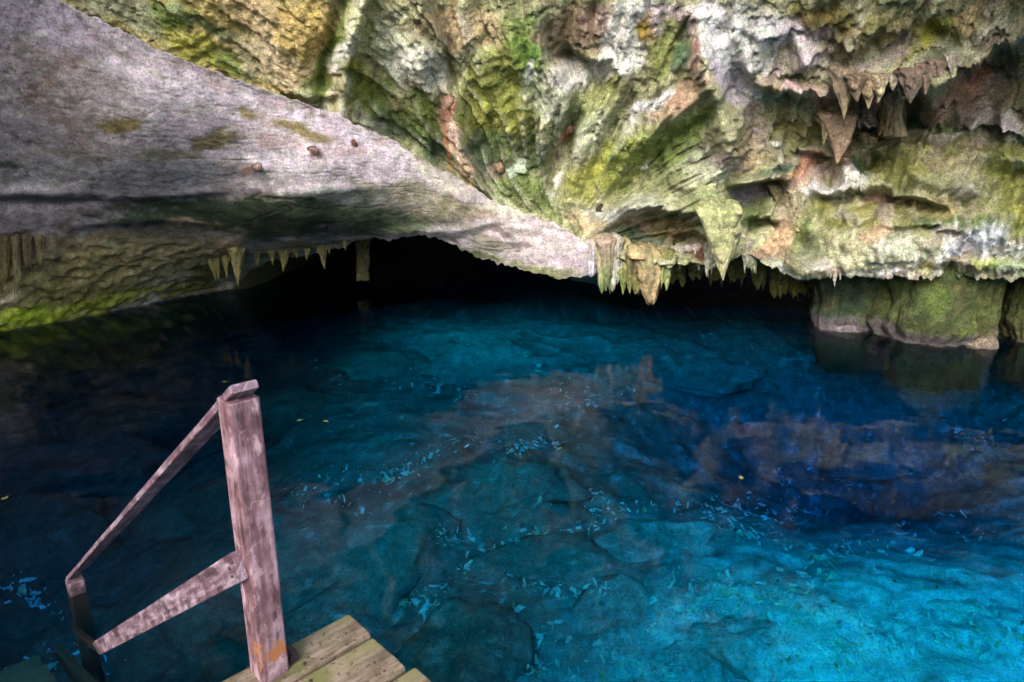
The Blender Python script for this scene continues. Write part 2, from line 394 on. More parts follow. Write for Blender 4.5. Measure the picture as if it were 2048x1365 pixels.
WALL_BLOBS = [
    (450, 60, 380, 160, 22, (.36, .29, .12), 1), (260, 20, 100, 35, 25, G_, .8), (350, 28, 55, 30, 30, M_, .9), (430, 70, 60, 14, 32, D_, .8),
    (400, 105, 70, 20, 32, Y_, .9), (540, 60, 90, 50, 30, T_, .8), (610, 60, 60, 60, 0, (.45, .33, .13), .9), (470, 135, 60, 14, 25, M_, .8),
    (520, 120, 60, 40, 30, (.42, .36, .24), .8), (590, 150, 30, 50, 100, T_, .8), (625, 175, 25, 40, 100, M_, .8),
    (665, 90, 130, 13, 108, M_, .95), (705, 60, 130, 16, 108, W_, .85), (690, 190, 60, 12, 95, A_, .8), (770, 60, 60, 90, 100, (.34, .32, .14), .9),
    (790, 90, 80, 50, 100, A_, .9), (830, 140, 60, 60, 90, W_, .6), (740, 190, 70, 35, 60, M_, .9), (730, 150, 50, 14, 80, Y_, .8),
    (800, 250, 90, 30, 25, D_, .85), (860, 220, 40, 60, 80, M_, .8), (880, 290, 30, 60, 80, D_, .9), (860, 40, 20, 60, 80, T_, .7),
    (905, 60, 14, 80, 5, OB_, .8), (940, 60, 40, 80, 90, T_, .8), (950, 130, 40, 40, 0, A_, .6),
    (1010, 200, 90, 130, 0, (.26, .28, .07), .95), (1000, 260, 80, 50, 30, Y_, .7), (1060, 90, 35, 70, 10, (.12, .22, .04), .95), (1030, 60, 30, 70, 0, M_, .6),
    (970, 300, 50, 60, 30, D_, .85), (1060, 300, 50, 60, 30, D_, .8), (1060, 140, 10, 26, 15, W_, .9), (1090, 180, 50, 40, 20, A_, .6), (1140, 150, 40, 26, 20, W_, .8),
    (915, 275, 95, 20, 72, P_, 1), (935, 330, 60, 18, 70, (.5, .36, .24), .9), (899, 270, 60, 7, 82, O_, .9), (899, 207, 18, 14, 90, (.28, .13, .09), .95), (920, 310, 20, 7, 80, M_, .7),
    (1000, 336, 16, 14, 0, B_, .9), (1040, 336, 22, 11, 0, (.55, .62, .5), .95), (1030, 380, 60, 26, 30, M_, .8), (1080, 380, 60, 20, 60, M_, .8), (970, 380, 24, 30, 40, (.3, .3, .15), .7),
    (1170, 60, 75, 55, 150, (.25, .18, .12), .9), (1195, 30, 40, 30, 150, P_, .8), (1125, 60, 26, 60, 100, B_, .8), (1240, 60, 60, 26, 120, W_, .9),
    (1280, 20, 60, 40, 0, (.7, .68, .66), 1), (1345, 40, 40, 50, 60, (.62, .5, .52), .9), (1290, 58, 40, 16, 110, (.36, .23, .045), .95), (1230, 120, 70, 30, 150, W_, .8),
    (1330, 90, 60, 30, 120, (.24, .26, .09), .9), (1365, 110, 30, 24, 90, E_, .75), (1200, 200, 70, 40, 130, (.3, .32, .12), .8), (1140, 230, 60, 26, 120, D_, .7),
    (1180, 270, 50, 26, 120, A_, .6), (1137, 258, 14, 10, 90, (.35, .14, .08), .95), (1120, 290, 30, 7, 100, T_, .8),
    (1402, 110, 60, 14, 78, P_, .95), (1400, 80, 14, 8, 80, (.35, .12, .08), .9), (1345, 205, 90, 20, 142, (.36, .24, .16), .95), (1310, 195, 60, 12, 142, LW, .9),
    (1270, 260, 70, 26, 142, G_, .7), (1240, 320, 90, 50, 140, (.2, .23, .05), .9), (1340, 290, 70, 40, 130, M_, .9), (1400, 240, 60, 24, 100, M_, .8), (1180, 360, 60, 30, 130, Y_, .7),
    (1120, 370, 30, 6, 112, W_, .95), (1290, 335, 18, 6, 150, W_, .9), (1330, 360, 80, 30, 150, (.2, .22, .1), .8), (1400, 320, 40, 40, 0, G_, .8), (1420, 360, 60, 14, 150, A_, .7),
    (1250, 420, 70, 18, -10, (.42, .42, .38), .9), (1200, 455, 60, 20, 10, T_, .7), (1300, 400, 60, 14, 0, G_, .8), (1250, 475, 60, 24, 10, D_, .9), (1330, 460, 50, 30, 0, OB_, .9), (1270, 450, 30, 14, 0, P_, .5),
    (1310, 495, 50, 16, 0, (.13, .18, .1), .8), (1360, 480, 20, 36, 20, T_, .7), (1395, 495, 30, 18, 20, (.12, .03, .025), .95), (1375, 495, 16, 12, 0, W_, .7),
    (1470, 170, 190, 26, 73, L_, 1), (1440, 60, 70, 40, 60, LW, .9), (1500, 60, 70, 60, 60, (.56, .55, .53), .9), (1560, 60, 60, 50, 45, LW, .7), (1620, 70, 70, 50, 30, (.56, .47, .5), .9),
    (1520, 130, 60, 40, 60, (.44, .42, .4), .8), (1650, 20, 90, 24, 10, OB_, .9), (1555, 160, 46, 22, 10, OB_, .95), (1700, 60, 60, 30, 150, OB_, .8), (1760, 30, 70, 30, 150, (.24, .2, .09), .9),
    (1600, 130, 50, 24, 30, (.3, .28, .16), .7), (1800, 70, 50, 30, 150, D_, .8), (1860, 50, 50, 30, 150, (.3, .3, .05), .95), (1840, 90, 40, 20, 150, Y_, .7), (1930, 30, 60, 20, 150, (.4, .3, .16), .8),
    (1960, 60, 80, 20, 150, A_, .7), (2020, 30, 50, 20, 150, G_, .8), (1740, 110, 70, 24, 150, (.3, .3, .22), .8), (1880, 100, 80, 14, 155, G_, .7),
    (1500, 175, 20, 10, 0, W_, .9), (1630, 180, 55, 14, 0, (.52, .36, .36), 1), (1565, 196, 90, 14, 5, (.36, .4, .28), .9), (1580, 245, 110, 40, 0, (.2, .18, .07), .95), (1480, 225, 26, 30, 90, T_, .6),
    (1545, 310, 70, 50, 0, (.19, .18, .09), .9), (1480, 290, 30, 50, 0, (.3, .24, .14), .8), (1450, 320, 30, 20, 0, (.36, .28, .26), .8),
    (1740, 190, 110, 55, 0, (.24, .17, .12), 1), (1700, 160, 50, 20, 0, (.32, .24, .2), .8), (1680, 285, 60, 24, 82, (.42, .26, .18), .95), (1755, 255, 30, 26, 90, OB_, .8),
    (1950, 140, 60, 26, 130, (.44, .2, .12), 1), (1900, 165, 60, 26, 140, (.4, .26, .2), .9), (2020, 110, 50, 40, 150, D_, .9), (1990, 160, 40, 30, 0, (.3, .24, .2), .7),
    (1775, 245, 26, 40, 90, E_, .95), (1830, 240, 40, 30, 60, E_, .95), (1715, 335, 40, 26, 70, E_, .95), (1900, 245, 30, 20, 0, E_, .6), (1870, 215, 24, 30, 90, (.52, .38, .32), .95),
    (1960, 220, 60, 40, 0, (.55, .47, .48), .95), (2020, 240, 40, 40, 0, (.56, .5, .52), .9), (1930, 265, 50, 16, 0, M_, .8), (1880, 270, 60, 8, 0, W_, .8), (1770, 280, 70, 14, 165, A_, .8),
    (1830, 310, 120, 34, 0, (.3, .29, .12), .9), (1900, 330, 90, 26, 0, (.38, .33, .2), .8), (1750, 330, 30, 20, 0, M_, .7), (2010, 320, 60, 40, 0, (.22, .24, .07), .9), (1790, 350, 50, 20, 0, Y_, .7), (1950, 300, 50, 14, 0, B_, .6),
    (1600, 350, 60, 18, 125, (.42, .22, .14), 1), (1635, 365, 26, 20, 120, (.5, .36, .32), .95), (1650, 388, 66, 12, -8, (.6, .58, .56), 1), (1705, 352, 18, 14, 120, W_, .95), (1540, 345, 50, 14, 0, E_, .9),
    (1500, 390, 40, 16, -20, L_, 1), (1555, 385, 16, 24, 0, (.09, .045, .035), .9), (1480, 430, 50, 26, 0, (.12, .15, .05), .95), (1420, 420, 40, 40, 60, (.26, .3, .14), .9), (1440, 480, 60, 26, 80, (.4, .38, .2), .9),
    (1580, 430, 36, 50, 0, (.28, .24, .15), .9), (1540, 490, 60, 24, 140, (.42, .28, .18), .9), (1610, 470, 30, 30, 0, M_, .8), (1570, 510, 40, 20, 0, B_, .7),
    (1740, 425, 130, 24, 0, (.18, .17, .05), 1), (1770, 400, 50, 12, 0, (.4, .27, .2), .85), (1840, 430, 40, 14, 30, (.36, .35, .28), .8), (1900, 410, 90, 26, 0, (.34, .28, .13), .9), (1940, 440, 110, 18, 5, (.1, .14, .04), .95), (2030, 400, 40, 60, 0, Y_, .8),
    (1690, 480, 70, 30, 10, (.5, .47, .3), 1), (1790, 490, 70, 30, 10, (.48, .48, .36), 1), (1740, 465, 40, 14, 0, (.42, .28, .18), .8), (1935, 480, 80, 22, 150, (.58, .6, .62), 1), (1880, 500, 60, 12, 110, W_, .9),
    (2000, 490, 60, 24, 0, W_, .6), (1960, 525, 90, 18, 0, (.33, .36, .1), .9), (2025, 525, 40, 22, 0, (.14, .22, .1), .8), (1620, 500, 30, 40, 60, (.2, .22, .12), .9), (1690, 530, 70, 12, 0, (.48, .44, .38), .9), (1780, 535, 40, 9, 10, W_, .7),
    (1570, 545, 60, 10, 20, (.35, .38, .32), .8), (1850, 520, 26, 8, 0, OB_, .9), (1910, 525, 30, 12, 0, (.18, .13, .06), .9), (1820, 545, 90, 6, 0, (.3, .24, .18), .8)]

def build_wall():
    cols = np.concatenate([np.arange(-700, -200, 20), np.arange(-200, 2060, 3.6), np.arange(2060, 2900, 16)])
    nv = 230
    v = np.linspace(0, 1, nv)
    bot = np.where(cols < 1130, ridge_f(cols) + 70, lip_r(cols))
    k = sstep(1090, 1190, cols)
    bot = np.maximum(ridge_f(cols) + 70, 60) * (1 - k) + lip_r(cols) * k
    top = np.full_like(cols, -420.0)
    # most rows go where the photograph looks
    f = np.where(v < .12, v / .12 * .40, .40 + (v - .12) / .88 * .60)
    PY = top[None] + (bot - top)[None] * f[:, None]
    PX = np.broadcast_to(cols[None], PY.shape).copy()
    Y = rbf(WALL_CTRL)(PX, PY)
    # jagged hem along the lip
    near = sstep(0.9, 1.0, v)[:, None]
    hem = noise(np.stack([PX * .045, PX * 0, PX * 0 + 3], -1)) * 9 + noise(np.stack([PX * .13, PX * 0, PX * 0 + 9], -1)) * 6
    PY = PY + near * hem * (PX > 1180)
    Vx = at(PX, PY, Y)
    h = relief(PX, PY, WALL_RIDGES, WALL_LEDGES)
    h = h * sstep(1.02, .93, v)[:, None] + h * 0.4 * (1 - sstep(1.02, .93, v)[:, None])
    N = grid_normals(Vx)
    view = np.array([0, 0, CAM_H]) - Vx
    view /= np.linalg.norm(view, axis=-1, keepdims=True)
    sgn = np.sign((N * view).sum(-1, keepdims=True)); N = N * sgn
    V1 = Vx + view * h[..., None] * 1.6
    # rock relief: broad swells, crags and pits
    Q = Vx * np.array([1, 1, .75])
    amp = 0.35 + 0.65 * sstep(1250, 1500, PX)
    d = 0.16 * fbm(Q * .9, 3) + 0.26 * amp * fbm(Q * 1.9 + 9, 5, ridged=True) + 0.055 * fbm(Q * 5.0 + 3, 4, .6) + 0.03 * fbm(Q * 12 + 3, 3, .6)
    # flutes running down the rock face
    flu = noise(np.stack([PX * .035 + PY * .018 + 6 * fbm(Q * .7, 2), PY * .004, PX * 0 + 2], -1))
    d = d + 0.05 * flu
    # folds that run down and together towards the notch above the slab's end
    th_ = np.arctan2(PX - 1120, 520 - PY); rho = np.hypot(PX - 1120, PY - 520)
    fold = fbm(np.stack([th_ * 9 + 1.5 * fbm(Q * .6 + 70, 2), rho * .0022, PX * 0 + 4], -1), 4, .6)
    fold2 = fbm(np.stack([th_ * 30 + 2.0 * fbm(Q * .9 + 70, 2), rho * .005, PX * 0 + 14], -1), 3, .6)
    drip = fbm(np.stack([PX * .022 + PY * .006 + 1.2 * fbm(Q * .9 + 33, 3), PY * .006, PX * 0 + 8], -1), 4, .62)
    mF = sstep(1500, 1380, PX) * sstep(40, 160, rho)
    d = d + mF * (.40 * fold + .10 * fold2) + (1 - mF) * .22 * drip
    # broken ledges with dripping edges on the right
    wv = PY * .0135 - (PX - 1500) * .0011 + .9 * fbm(Q * .55 + 120, 3, .55) + .22 * fbm(Q * 2.4 + 130, 3) + .10 * noise(np.stack([PX * .075, PX * 0, PX * 0 + 31], -1)) + .07 * noise(np.stack([PX * .17, PX * 0, PX * 0 + 37], -1))
    fr = wv - np.floor(wv)
    saw = np.where(fr < .84, fr / .84, (1 - fr) / .16)
    lm = sstep(-.25, .30, fbm(Q * .7 + 150, 3)) * np.maximum(sstep(1420, 1560, PX), .8 * sstep(1180, 1260, PX) * sstep(370, 420, PY)) * sstep(20, 120, PY) * sstep(1.0, .93, v)[:, None]
    d = d + .42 * lm * (saw - .55)
    d = d + (1 - mF) * .16 * drip
    pits = fbm(Q * 9 + 60, 4, .6)
    d = d - .07 * sstep(.15, .5, pits) + (.02 + .03 * (1 - mF)) * fbm(Q * 6.5 + 80, 4, .6, ridged=True)
    V1 = V1 + N * d[..., None]
    col = paint(Vx, PX, PY, (.32, .31, .18), WALL_BLOBS)
    st = mF * (.65 * fold + .5 * fold2) + (1 - mF) * drip * .8
    a = sstep(.05, .38, st + .25 * fbm(Q * 5 + 11, 4, .6))[..., None] * .6
    col = col * (1 - a) + (.35 * col + .65 * np.array((.56, .53, .46))) * a
    a = sstep(-.08, -.40, st + .25 * fbm(Q * 5 + 19, 4, .6))[..., None] * .6
    col = col * (1 - a) + (.3 * col + .7 * np.array((.085, .105, .04))) * a
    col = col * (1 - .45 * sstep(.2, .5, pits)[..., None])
    # paler colour on the ledge noses, darker green in the recesses
    a = (lm * sstep(.62, .84, fr) * sstep(.98, .9, fr) * sstep(-.2, .3, fbm(Q * 2 + 170, 4)))[..., None] * .6
    col = col * (1 - a) + np.array((.60, .56, .52)) * a
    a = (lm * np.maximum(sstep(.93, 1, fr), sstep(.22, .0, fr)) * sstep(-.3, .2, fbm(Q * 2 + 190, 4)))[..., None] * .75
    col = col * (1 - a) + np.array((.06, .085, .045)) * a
    wp = fbm(Q * 1.5 + 210, 5, .62)
    a = (sstep(1450, 1560, PX) * sstep(.08, .34, wp))[..., None] * .6
    col = col * (1 - a) + np.array((.44, .35, .33)) * a
    a = (sstep(1450, 1560, PX) * sstep(-.08, -.34, wp))[..., None] * .55
    col = col * (1 - a) + np.array((.10, .12, .045)) * a
    # underside: from the lip back into the cave
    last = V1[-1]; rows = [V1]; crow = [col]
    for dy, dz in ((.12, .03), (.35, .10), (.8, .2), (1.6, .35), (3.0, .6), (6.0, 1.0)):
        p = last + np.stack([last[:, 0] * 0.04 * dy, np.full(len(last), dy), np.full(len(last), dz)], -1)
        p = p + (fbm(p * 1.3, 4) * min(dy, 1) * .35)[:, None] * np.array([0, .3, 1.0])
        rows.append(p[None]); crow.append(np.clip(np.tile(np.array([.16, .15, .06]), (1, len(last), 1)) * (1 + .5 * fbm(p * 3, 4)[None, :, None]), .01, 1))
    # roof: up and over from the top edge
    first = V1[0]; trow = []; tcol = []
    for dy, dz in ((.1, 5.2), (-.1, 3.0), (-.1, 1.2)):
        p = first + np.stack([first[:, 0] * 0, np.full(len(first), dy), np.full(len(first), dz)], -1)
        p = p + (fbm(p * .8, 3) * .3)[:, None]
        trow.append(p[None]); tcol.append(np.tile(np.array([.32, .30, .24]), (1, len(first), 1)))
    allv = np.concatenate(trow + rows, 0); allc = np.concatenate(tcol + crow, 0)
    lum = allc.mean(-1, keepdims=True)
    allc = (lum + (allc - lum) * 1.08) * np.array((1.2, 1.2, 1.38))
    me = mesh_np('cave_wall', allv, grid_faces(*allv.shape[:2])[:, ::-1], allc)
    o = link('cave_wall', me, MAT_ROCK)
    return tag(o, 'mossy limestone cave wall with overhanging ledges', None, kind='structure')

wall = build_wall()

# ---- the big pale slab on the left
LIP_L = [(-900, 800), (-400, 722), (0, 665), (100, 648), (200, 630), (300, 606), (400, 580), (455, 566), (500, 540), (530, 524), (560, 515), (600, 511), (650, 500), (700, 488),
         (740, 478), (770, 481), (800, 475), (830, 470), (870, 476), (910, 492), (960, 518), (1000, 528), (1060, 543), (1110, 552), (1150, 556),
         (1180, 548), (1205, 528), (1260, 524)]
lip_l = curve(LIP_L)
SLAB_CTRL = [
    (-900, -600, 6.0), (-900, 0, 6.8), (-900, 400, 7.6), (-900, 790, 8.6), (-400, -300, 6.9), (-400, 100, 7.7), (-400, 400, 8.5), (-400, 720, 9.9),
    (0, -75, 8.0), (0, 0, 8.15), (0, 200, 8.75), (0, 390, 9.8), (0, 470, 10.3), (0, 560, 10.75), (0, 660, 11.1),
    (110, 0, 8.5), (300, 92, 9.1), (300, 250, 9.2), (200, 400, 10.1), (200, 450, 10.6), (200, 540, 11.6), (200, 625, 12.3),
    (560, 190, 9.9), (600, 300, 9.95), (480, 380, 10.4), (430, 440, 11.0), (400, 500, 12.0), (350, 590, 13.6), (470, 560, 14.6), (480, 495, 11.8),
    (680, 232, 10.3), (790, 285, 10.7), (700, 400, 10.5), (700, 455, 10.9), (600, 470, 11.0), (560, 505, 12.8), (650, 496, 12.5), (740, 475, 11.6),
    (900, 350, 11.2), (900, 440, 11.1), (830, 465, 11.3), (1000, 408, 11.6), (1000, 480, 11.4), (960, 515, 11.7), (1080, 440, 11.6), (1100, 520, 11.3),
    (1150, 550, 11.3), (1185, 505, 11.4), (1060, 540, 11.5), (1250, 515, 11.7)]
SLAB_RIDGES = [
    ([(-50, 392), (60, 385), (160, 388)], 16, .16), ([(0, 402), (100, 408), (200, 398)], 10, -.12), ([(480, 372), (560, 392), (660, 382), (760, 372)], 14, .10),
    ([(240, 440), (350, 450), (440, 460)], 12, .1), ([(460, 480), (520, 470), (600, 480), (690, 478)], 12, .1),
    ([(760, 470), (830, 462), (900, 470), (980, 448), (1060, 430)], 10, .1), ([(880, 480), (980, 452), (1060, 432)], 14, -.08), ([(250, 62), (400, 125), (600, 200), (740, 262)], 14, .06),
    ([(130, 20), (220, 110), (300, 150)], 12, -.05), ([(500, 330), (520, 335)], 14, .08), ([(615, 300), (630, 305)], 12, .08), ([(300, 325), (700, 345)], 22, .05)]
SLAB_LEDGES = [([(120, 462), (220, 450), (330, 444), (420, 452), (470, 470)], .14, 30, 4), ([(-100, 480), (0, 470), (90, 458)], .1, 30, 4), ([(-60, 398), (40, 392), (150, 400), (320, 398), (480, 385)], .12, 26, 4)]
SLAB_BLOBS = [
    (100, 60, 130, 90, 30, (.43, .36, .42), .9), (250, 180, 220, 120, 20, (.45, .40, .42), .9), (130, 200, 130, 70, 10, (.36, .31, .29), .8), (60, 130, 80, 40, 30, (.34, .29, .27), .7),
    (450, 180, 200, 60, 28, (.47, .42, .45), .9), (650, 270, 180, 40, 28, (.47, .44, .48), .9), (300, 340, 320, 40, 0, (.40, .39, .40), .9), (750, 320, 130, 36, 25, (.44, .40, .45), 1),
    (240, 242, 50, 17, -12, OB_, .95), (425, 280, 60, 22, -12, (.17, .145, .06), .95), (500, 226, 26, 12, 0, OB_, .9), (590, 260, 55, 13, 14, OB_, .95), (645, 278, 22, 10, 20, OB_, .8), (330, 312, 60, 14, 0, (.27, .26, .16), .7),
    (140, 310, 90, 12, 0, (.3, .26, .19), .6), (20, 322, 30, 9, 0, D_, .85), (310, 235, 26, 10, -10, W_, .6), (70, 65, 20, 8, 0, W_, .5), (500, 340, 12, 8, 0, (.36, .2, .16), .8), (625, 302, 14, 8, 0, (.36, .2, .17), .8), (540, 315, 60, 18, 10, (.42, .4, .44), .5),
    (150, 420, 140, 18, -8, (.46, .39, .43), 1), (300, 405, 70, 8, 0, (.3, .3, .25), .6), (190, 428, 30, 6, 0, B_, .5), (20, 430, 70, 22, -10, (.40, .36, .38), .9),
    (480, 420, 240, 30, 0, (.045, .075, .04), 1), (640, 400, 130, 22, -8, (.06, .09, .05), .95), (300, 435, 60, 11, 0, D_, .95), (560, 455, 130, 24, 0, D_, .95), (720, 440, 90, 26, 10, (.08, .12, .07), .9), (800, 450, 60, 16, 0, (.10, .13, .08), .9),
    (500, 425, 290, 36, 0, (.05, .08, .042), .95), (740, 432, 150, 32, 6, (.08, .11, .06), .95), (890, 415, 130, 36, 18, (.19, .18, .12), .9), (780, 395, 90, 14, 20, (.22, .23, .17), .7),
    (560, 400, 40, 5, 0, A_, .6), (660, 385, 50, 12, 5, (.3, .33, .28), .6), (690, 395, 30, 12, 0, (.34, .36, .3), .6), (390, 446, 50, 7, 0, T_, .9), (850, 395, 70, 30, 20, (.24, .23, .17), .85), (920, 420, 70, 26, 15, (.20, .185, .12), .9), (940, 455, 70, 10, -10, (.28, .27, .22), .7),
    (960, 425, 12, 5, 0, P_, .6), (880, 350, 80, 14, 28, A_, .5), (1020, 415, 60, 14, 15, A_, .7), (830, 300, 80, 12, 28, (.24, .24, .14), .8),
    (1060, 480, 120, 40, 15, (.33, .30, .30), 1), (980, 490, 40, 20, 20, (.22, .22, .16), .8), (1000, 460, 30, 8, 15, K_, .7), (1050, 462, 40, 8, 20, (.1, .1, .08), .6), (1030, 490, 26, 7, 10, K_, .6), (1130, 500, 60, 26, 30, (.36, .32, .34), .9), (1090, 540, 80, 14, 8, (.2, .22, .1), .9), (960, 510, 50, 10, 20, (.16, .18, .08), .9),
    (150, 530, 260, 60, -8, (.27, .23, .12), 1), (350, 500, 130, 30, -6, (.28, .24, .15), .95), (60, 480, 60, 20, 0, (.26, .2, .13), .9), (100, 600, 200, 26, -12, (.16, .15, .05), .9), (60, 635, 120, 22, -10, (.27, .34, .03), 1), (220, 605, 120, 18, -14, (.24, .27, .035), .95), (360, 575, 60, 12, -16, (.17, .17, .03), .9),
    (420, 540, 60, 22, -20, (.17, .15, .06), .9), (560, 500, 120, 12, -8, (.22, .19, .1), .95), (700, 482, 50, 8, -8, (.2, .17, .08), .8), (140, 460, 14, 30, 0, B_, .6), (110, 500, 9, 40, 5, D_, .5)]

def build_slab():
    cols = np.concatenate([np.arange(-900, -20, 14), np.arange(-20, 1262, 3.6)])
    nv = 190
    v = np.linspace(0, 1, nv)
    top = ridge_f(cols); bot = lip_l(cols)
    PY = top[None] + (bot - top)[None] * v[:, None]
    PX = np.broadcast_to(cols[None], PY.shape).copy()
    near = sstep(.88, 1.0, v)[:, None]
    hem = noise(np.stack([PX * .03, PX * 0, PX * 0 + 13], -1)) * 8 + noise(np.stack([PX * .11, PX * 0, PX * 0 + 29], -1)) * 6
    PY = PY + near * hem * (PX > 480)
    rim = sstep(.08, 0, v)[:, None]
    PY = PY + rim * (noise(np.stack([PX * .02, PX * 0, PX * 0 + 43], -1)) * 8 + noise(np.stack([PX * .07, PX * 0, PX * 0 + 49], -1)) * 6 + noise(np.stack([PX * .19, PX * 0, PX * 0 + 9], -1)) * 3)
    Y = rbf(SLAB_CTRL)(PX, PY)
    Vx = at(PX, PY, Y)
    h = relief(PX, PY, SLAB_RIDGES, SLAB_LEDGES)
    N = grid_normals(Vx)
    view = np.array([0, 0, CAM_H]) - Vx
    view /= np.linalg.norm(view, axis=-1, keepdims=True)
    N = N * np.sign((N * view).sum(-1, keepdims=True))
    Q = Vx
    d = 0.08 * fbm(Q * .8, 3) + 0.025 * fbm(Q * 2.4 + 9, 4, ridged=True) + 0.014 * fbm(Q * 6.0 + 3, 4, .6) + 0.010 * fbm(Q * np.array([14, 14, 22]) + 3, 3, .6)
    low = sstep(450, 520, PY) * sstep(560, 420, PX)
    d = d + low * (0.10 * fbm(Q * 2.6, 4, ridged=True) + .05 * fbm(Q * 7, 3))
    al = PX * .92 + PY * .30; ac = -PX * .30 + PY * .95
    al = PX + 0 * PY; ac = PY - .36 * PX * sstep(420, 120, PY) + 26 * fbm(Q * .5 + 5, 3)
    lam = fbm(np.stack([al * .014, ac * .040, PX * 0 + 3], -1), 4, .62)
    lam2 = fbm(np.stack([al * .045, ac * .11, PX * 0 + 13], -1), 3, .6)
    pit = sstep(.18, .45, fbm(np.stack([al * .05, ac * .09, PX * 0 + 23], -1), 3, .6))
    d = d * .9 + .012 * lam + .006 * lam2 - .014 * pit
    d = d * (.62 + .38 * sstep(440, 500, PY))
    V1 = Vx + view * h[..., None] + N * d[..., None]
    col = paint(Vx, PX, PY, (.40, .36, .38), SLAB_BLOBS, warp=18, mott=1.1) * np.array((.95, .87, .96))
    lumm = sstep(.07, .28, col.mean(-1, keepdims=True))
    a = sstep(.05, .4, lam2 + .5 * lam)[..., None] * .45 * lumm
    col = col * (1 - a) + (.4 * col + .6 * np.array((.60, .55, .58))) * a
    a = sstep(-.05, -.42, lam2 + .5 * lam)[..., None] * .24
    col = col * (1 - a) + col * np.array((.42, .40, .36)) * a
    col = col * (1 - .35 * pit[..., None])
    br = sstep(.02, .35, fbm(Q * np.array([1.7, 1.7, 2.4]) + 77, 5, .66))[..., None] * sstep(420, 300, PY)[..., None] * .7
    col = col * (1 - br) + col * np.array((.74, .62, .52)) * br
    crk = np.abs(fbm(np.stack([al * .004, ac * .012, PX * 0 + 55], -1), 4, .6))
    col = col * (1 - .3 * sstep(.018, .0, crk)[..., None])
    V1 = V1 - N * (.014 * sstep(.02, 0, crk))[..., None]
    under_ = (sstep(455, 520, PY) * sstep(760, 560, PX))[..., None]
    col = col * (1 + under_ * np.array((.95, .95, .5)))  # underside colour lifted to stand in for light off the water
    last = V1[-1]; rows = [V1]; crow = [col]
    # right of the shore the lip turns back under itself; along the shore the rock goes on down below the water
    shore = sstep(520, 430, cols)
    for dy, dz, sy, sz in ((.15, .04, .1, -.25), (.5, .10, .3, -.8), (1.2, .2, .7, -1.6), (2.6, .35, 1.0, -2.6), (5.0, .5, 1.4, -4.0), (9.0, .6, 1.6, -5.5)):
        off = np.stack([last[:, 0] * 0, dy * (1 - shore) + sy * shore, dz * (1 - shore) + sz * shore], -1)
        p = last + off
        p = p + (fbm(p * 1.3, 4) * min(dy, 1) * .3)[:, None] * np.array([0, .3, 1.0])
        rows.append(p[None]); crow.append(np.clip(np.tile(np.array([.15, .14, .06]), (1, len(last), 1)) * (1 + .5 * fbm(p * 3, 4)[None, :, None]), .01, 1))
    first = V1[0]; trow = []; tcol = []
    for dy, dz in ((6.0, -1.6), (3.0, -1.1), (1.4, -.55), (.7, -.27), (.3, -.10), (.1, -.02)):
        p = first + np.stack([first[:, 0] * 0, np.full(len(first), dy), np.full(len(first), dz)], -1)
        trow.append(p[None]); tcol.append(np.tile(np.array([.32, .31, .24]), (1, len(first), 1)))
    allv = np.concatenate(trow + rows, 0); allc = np.concatenate(tcol + crow, 0)
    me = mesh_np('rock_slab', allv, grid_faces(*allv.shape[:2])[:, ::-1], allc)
    o = link('rock_slab', me, MAT_SLAB)
    return tag(o, 'big pale lavender-grey limestone slab jutting over the water', None, kind='structure')

slab = build_slab()

# ---- closed rock round the back of the cave: roof, far wall, side walls, and an added left roof for shade
def sheet(name, fn, nu, nv, base, label, mat=MAT_ROCK, amp=.5, flip=False):
    u, v = np.meshgrid(np.linspace(0, 1, nu), np.linspace(0, 1, nv))
    P = fn(u, v)
    N = grid_normals(P)
    P = P + N * (amp * fbm(P * .35, 4) + .3 * amp * fbm(P * 1.2 + 4, 3, ridged=True))[..., None]
    c = np.array(base) * np.clip(1 + .5 * fbm(P * .9, 4)[..., None], .3, 1.6)
    q = grid_faces(nv, nu)
    me = mesh_np(name, P, q[:, ::-1] if flip else q, c)
    return tag(link(name, me, mat), label, None, kind='structure')

sheet('cave_roof', lambda u, v: np.stack([-26 + 52 * u, 8.2 + 22 * v, 10.2 + 0 * u + .8 * np.sin(3 * u) + .6 * v], -1), 60, 40, (.33, .31, .27), 'rough limestone roof high over the pool')
sheet('shade_roof_left', lambda u, v: np.stack([-15 + (7.6 + 1.5 * np.sin(5 * v)) * u, -3 + 14 * v, 6.2 + 1.6 * u + .9 * (1 - v)], -1), 50, 50, (.36, .33, .30), 'unseen limestone roof added over the left side of the pool to shade it')  # out of view, added to shade the left water and slab
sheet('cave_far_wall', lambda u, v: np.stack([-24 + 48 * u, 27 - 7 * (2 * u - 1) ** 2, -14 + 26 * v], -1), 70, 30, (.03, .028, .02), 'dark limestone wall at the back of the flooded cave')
sheet('cave_side_wall_left', lambda u, v: np.stack([-11.5 - 5 * np.sin(u * 3.1) + .12 * (v - .3), -14 + 42 * u, -14 + 26 * v], -1), 60, 30, (.30, .28, .22), 'limestone wall closing the pool on the left')
sheet('cave_side_wall_right', lambda u, v: np.stack([13.5 + 6 * np.sin(u * 3.1) - 1.0 * v * u, 2 + 27 * u, -14 + 26 * v], -1), 60, 30, (.30, .28, .22), 'limestone wall closing the pool on the right')

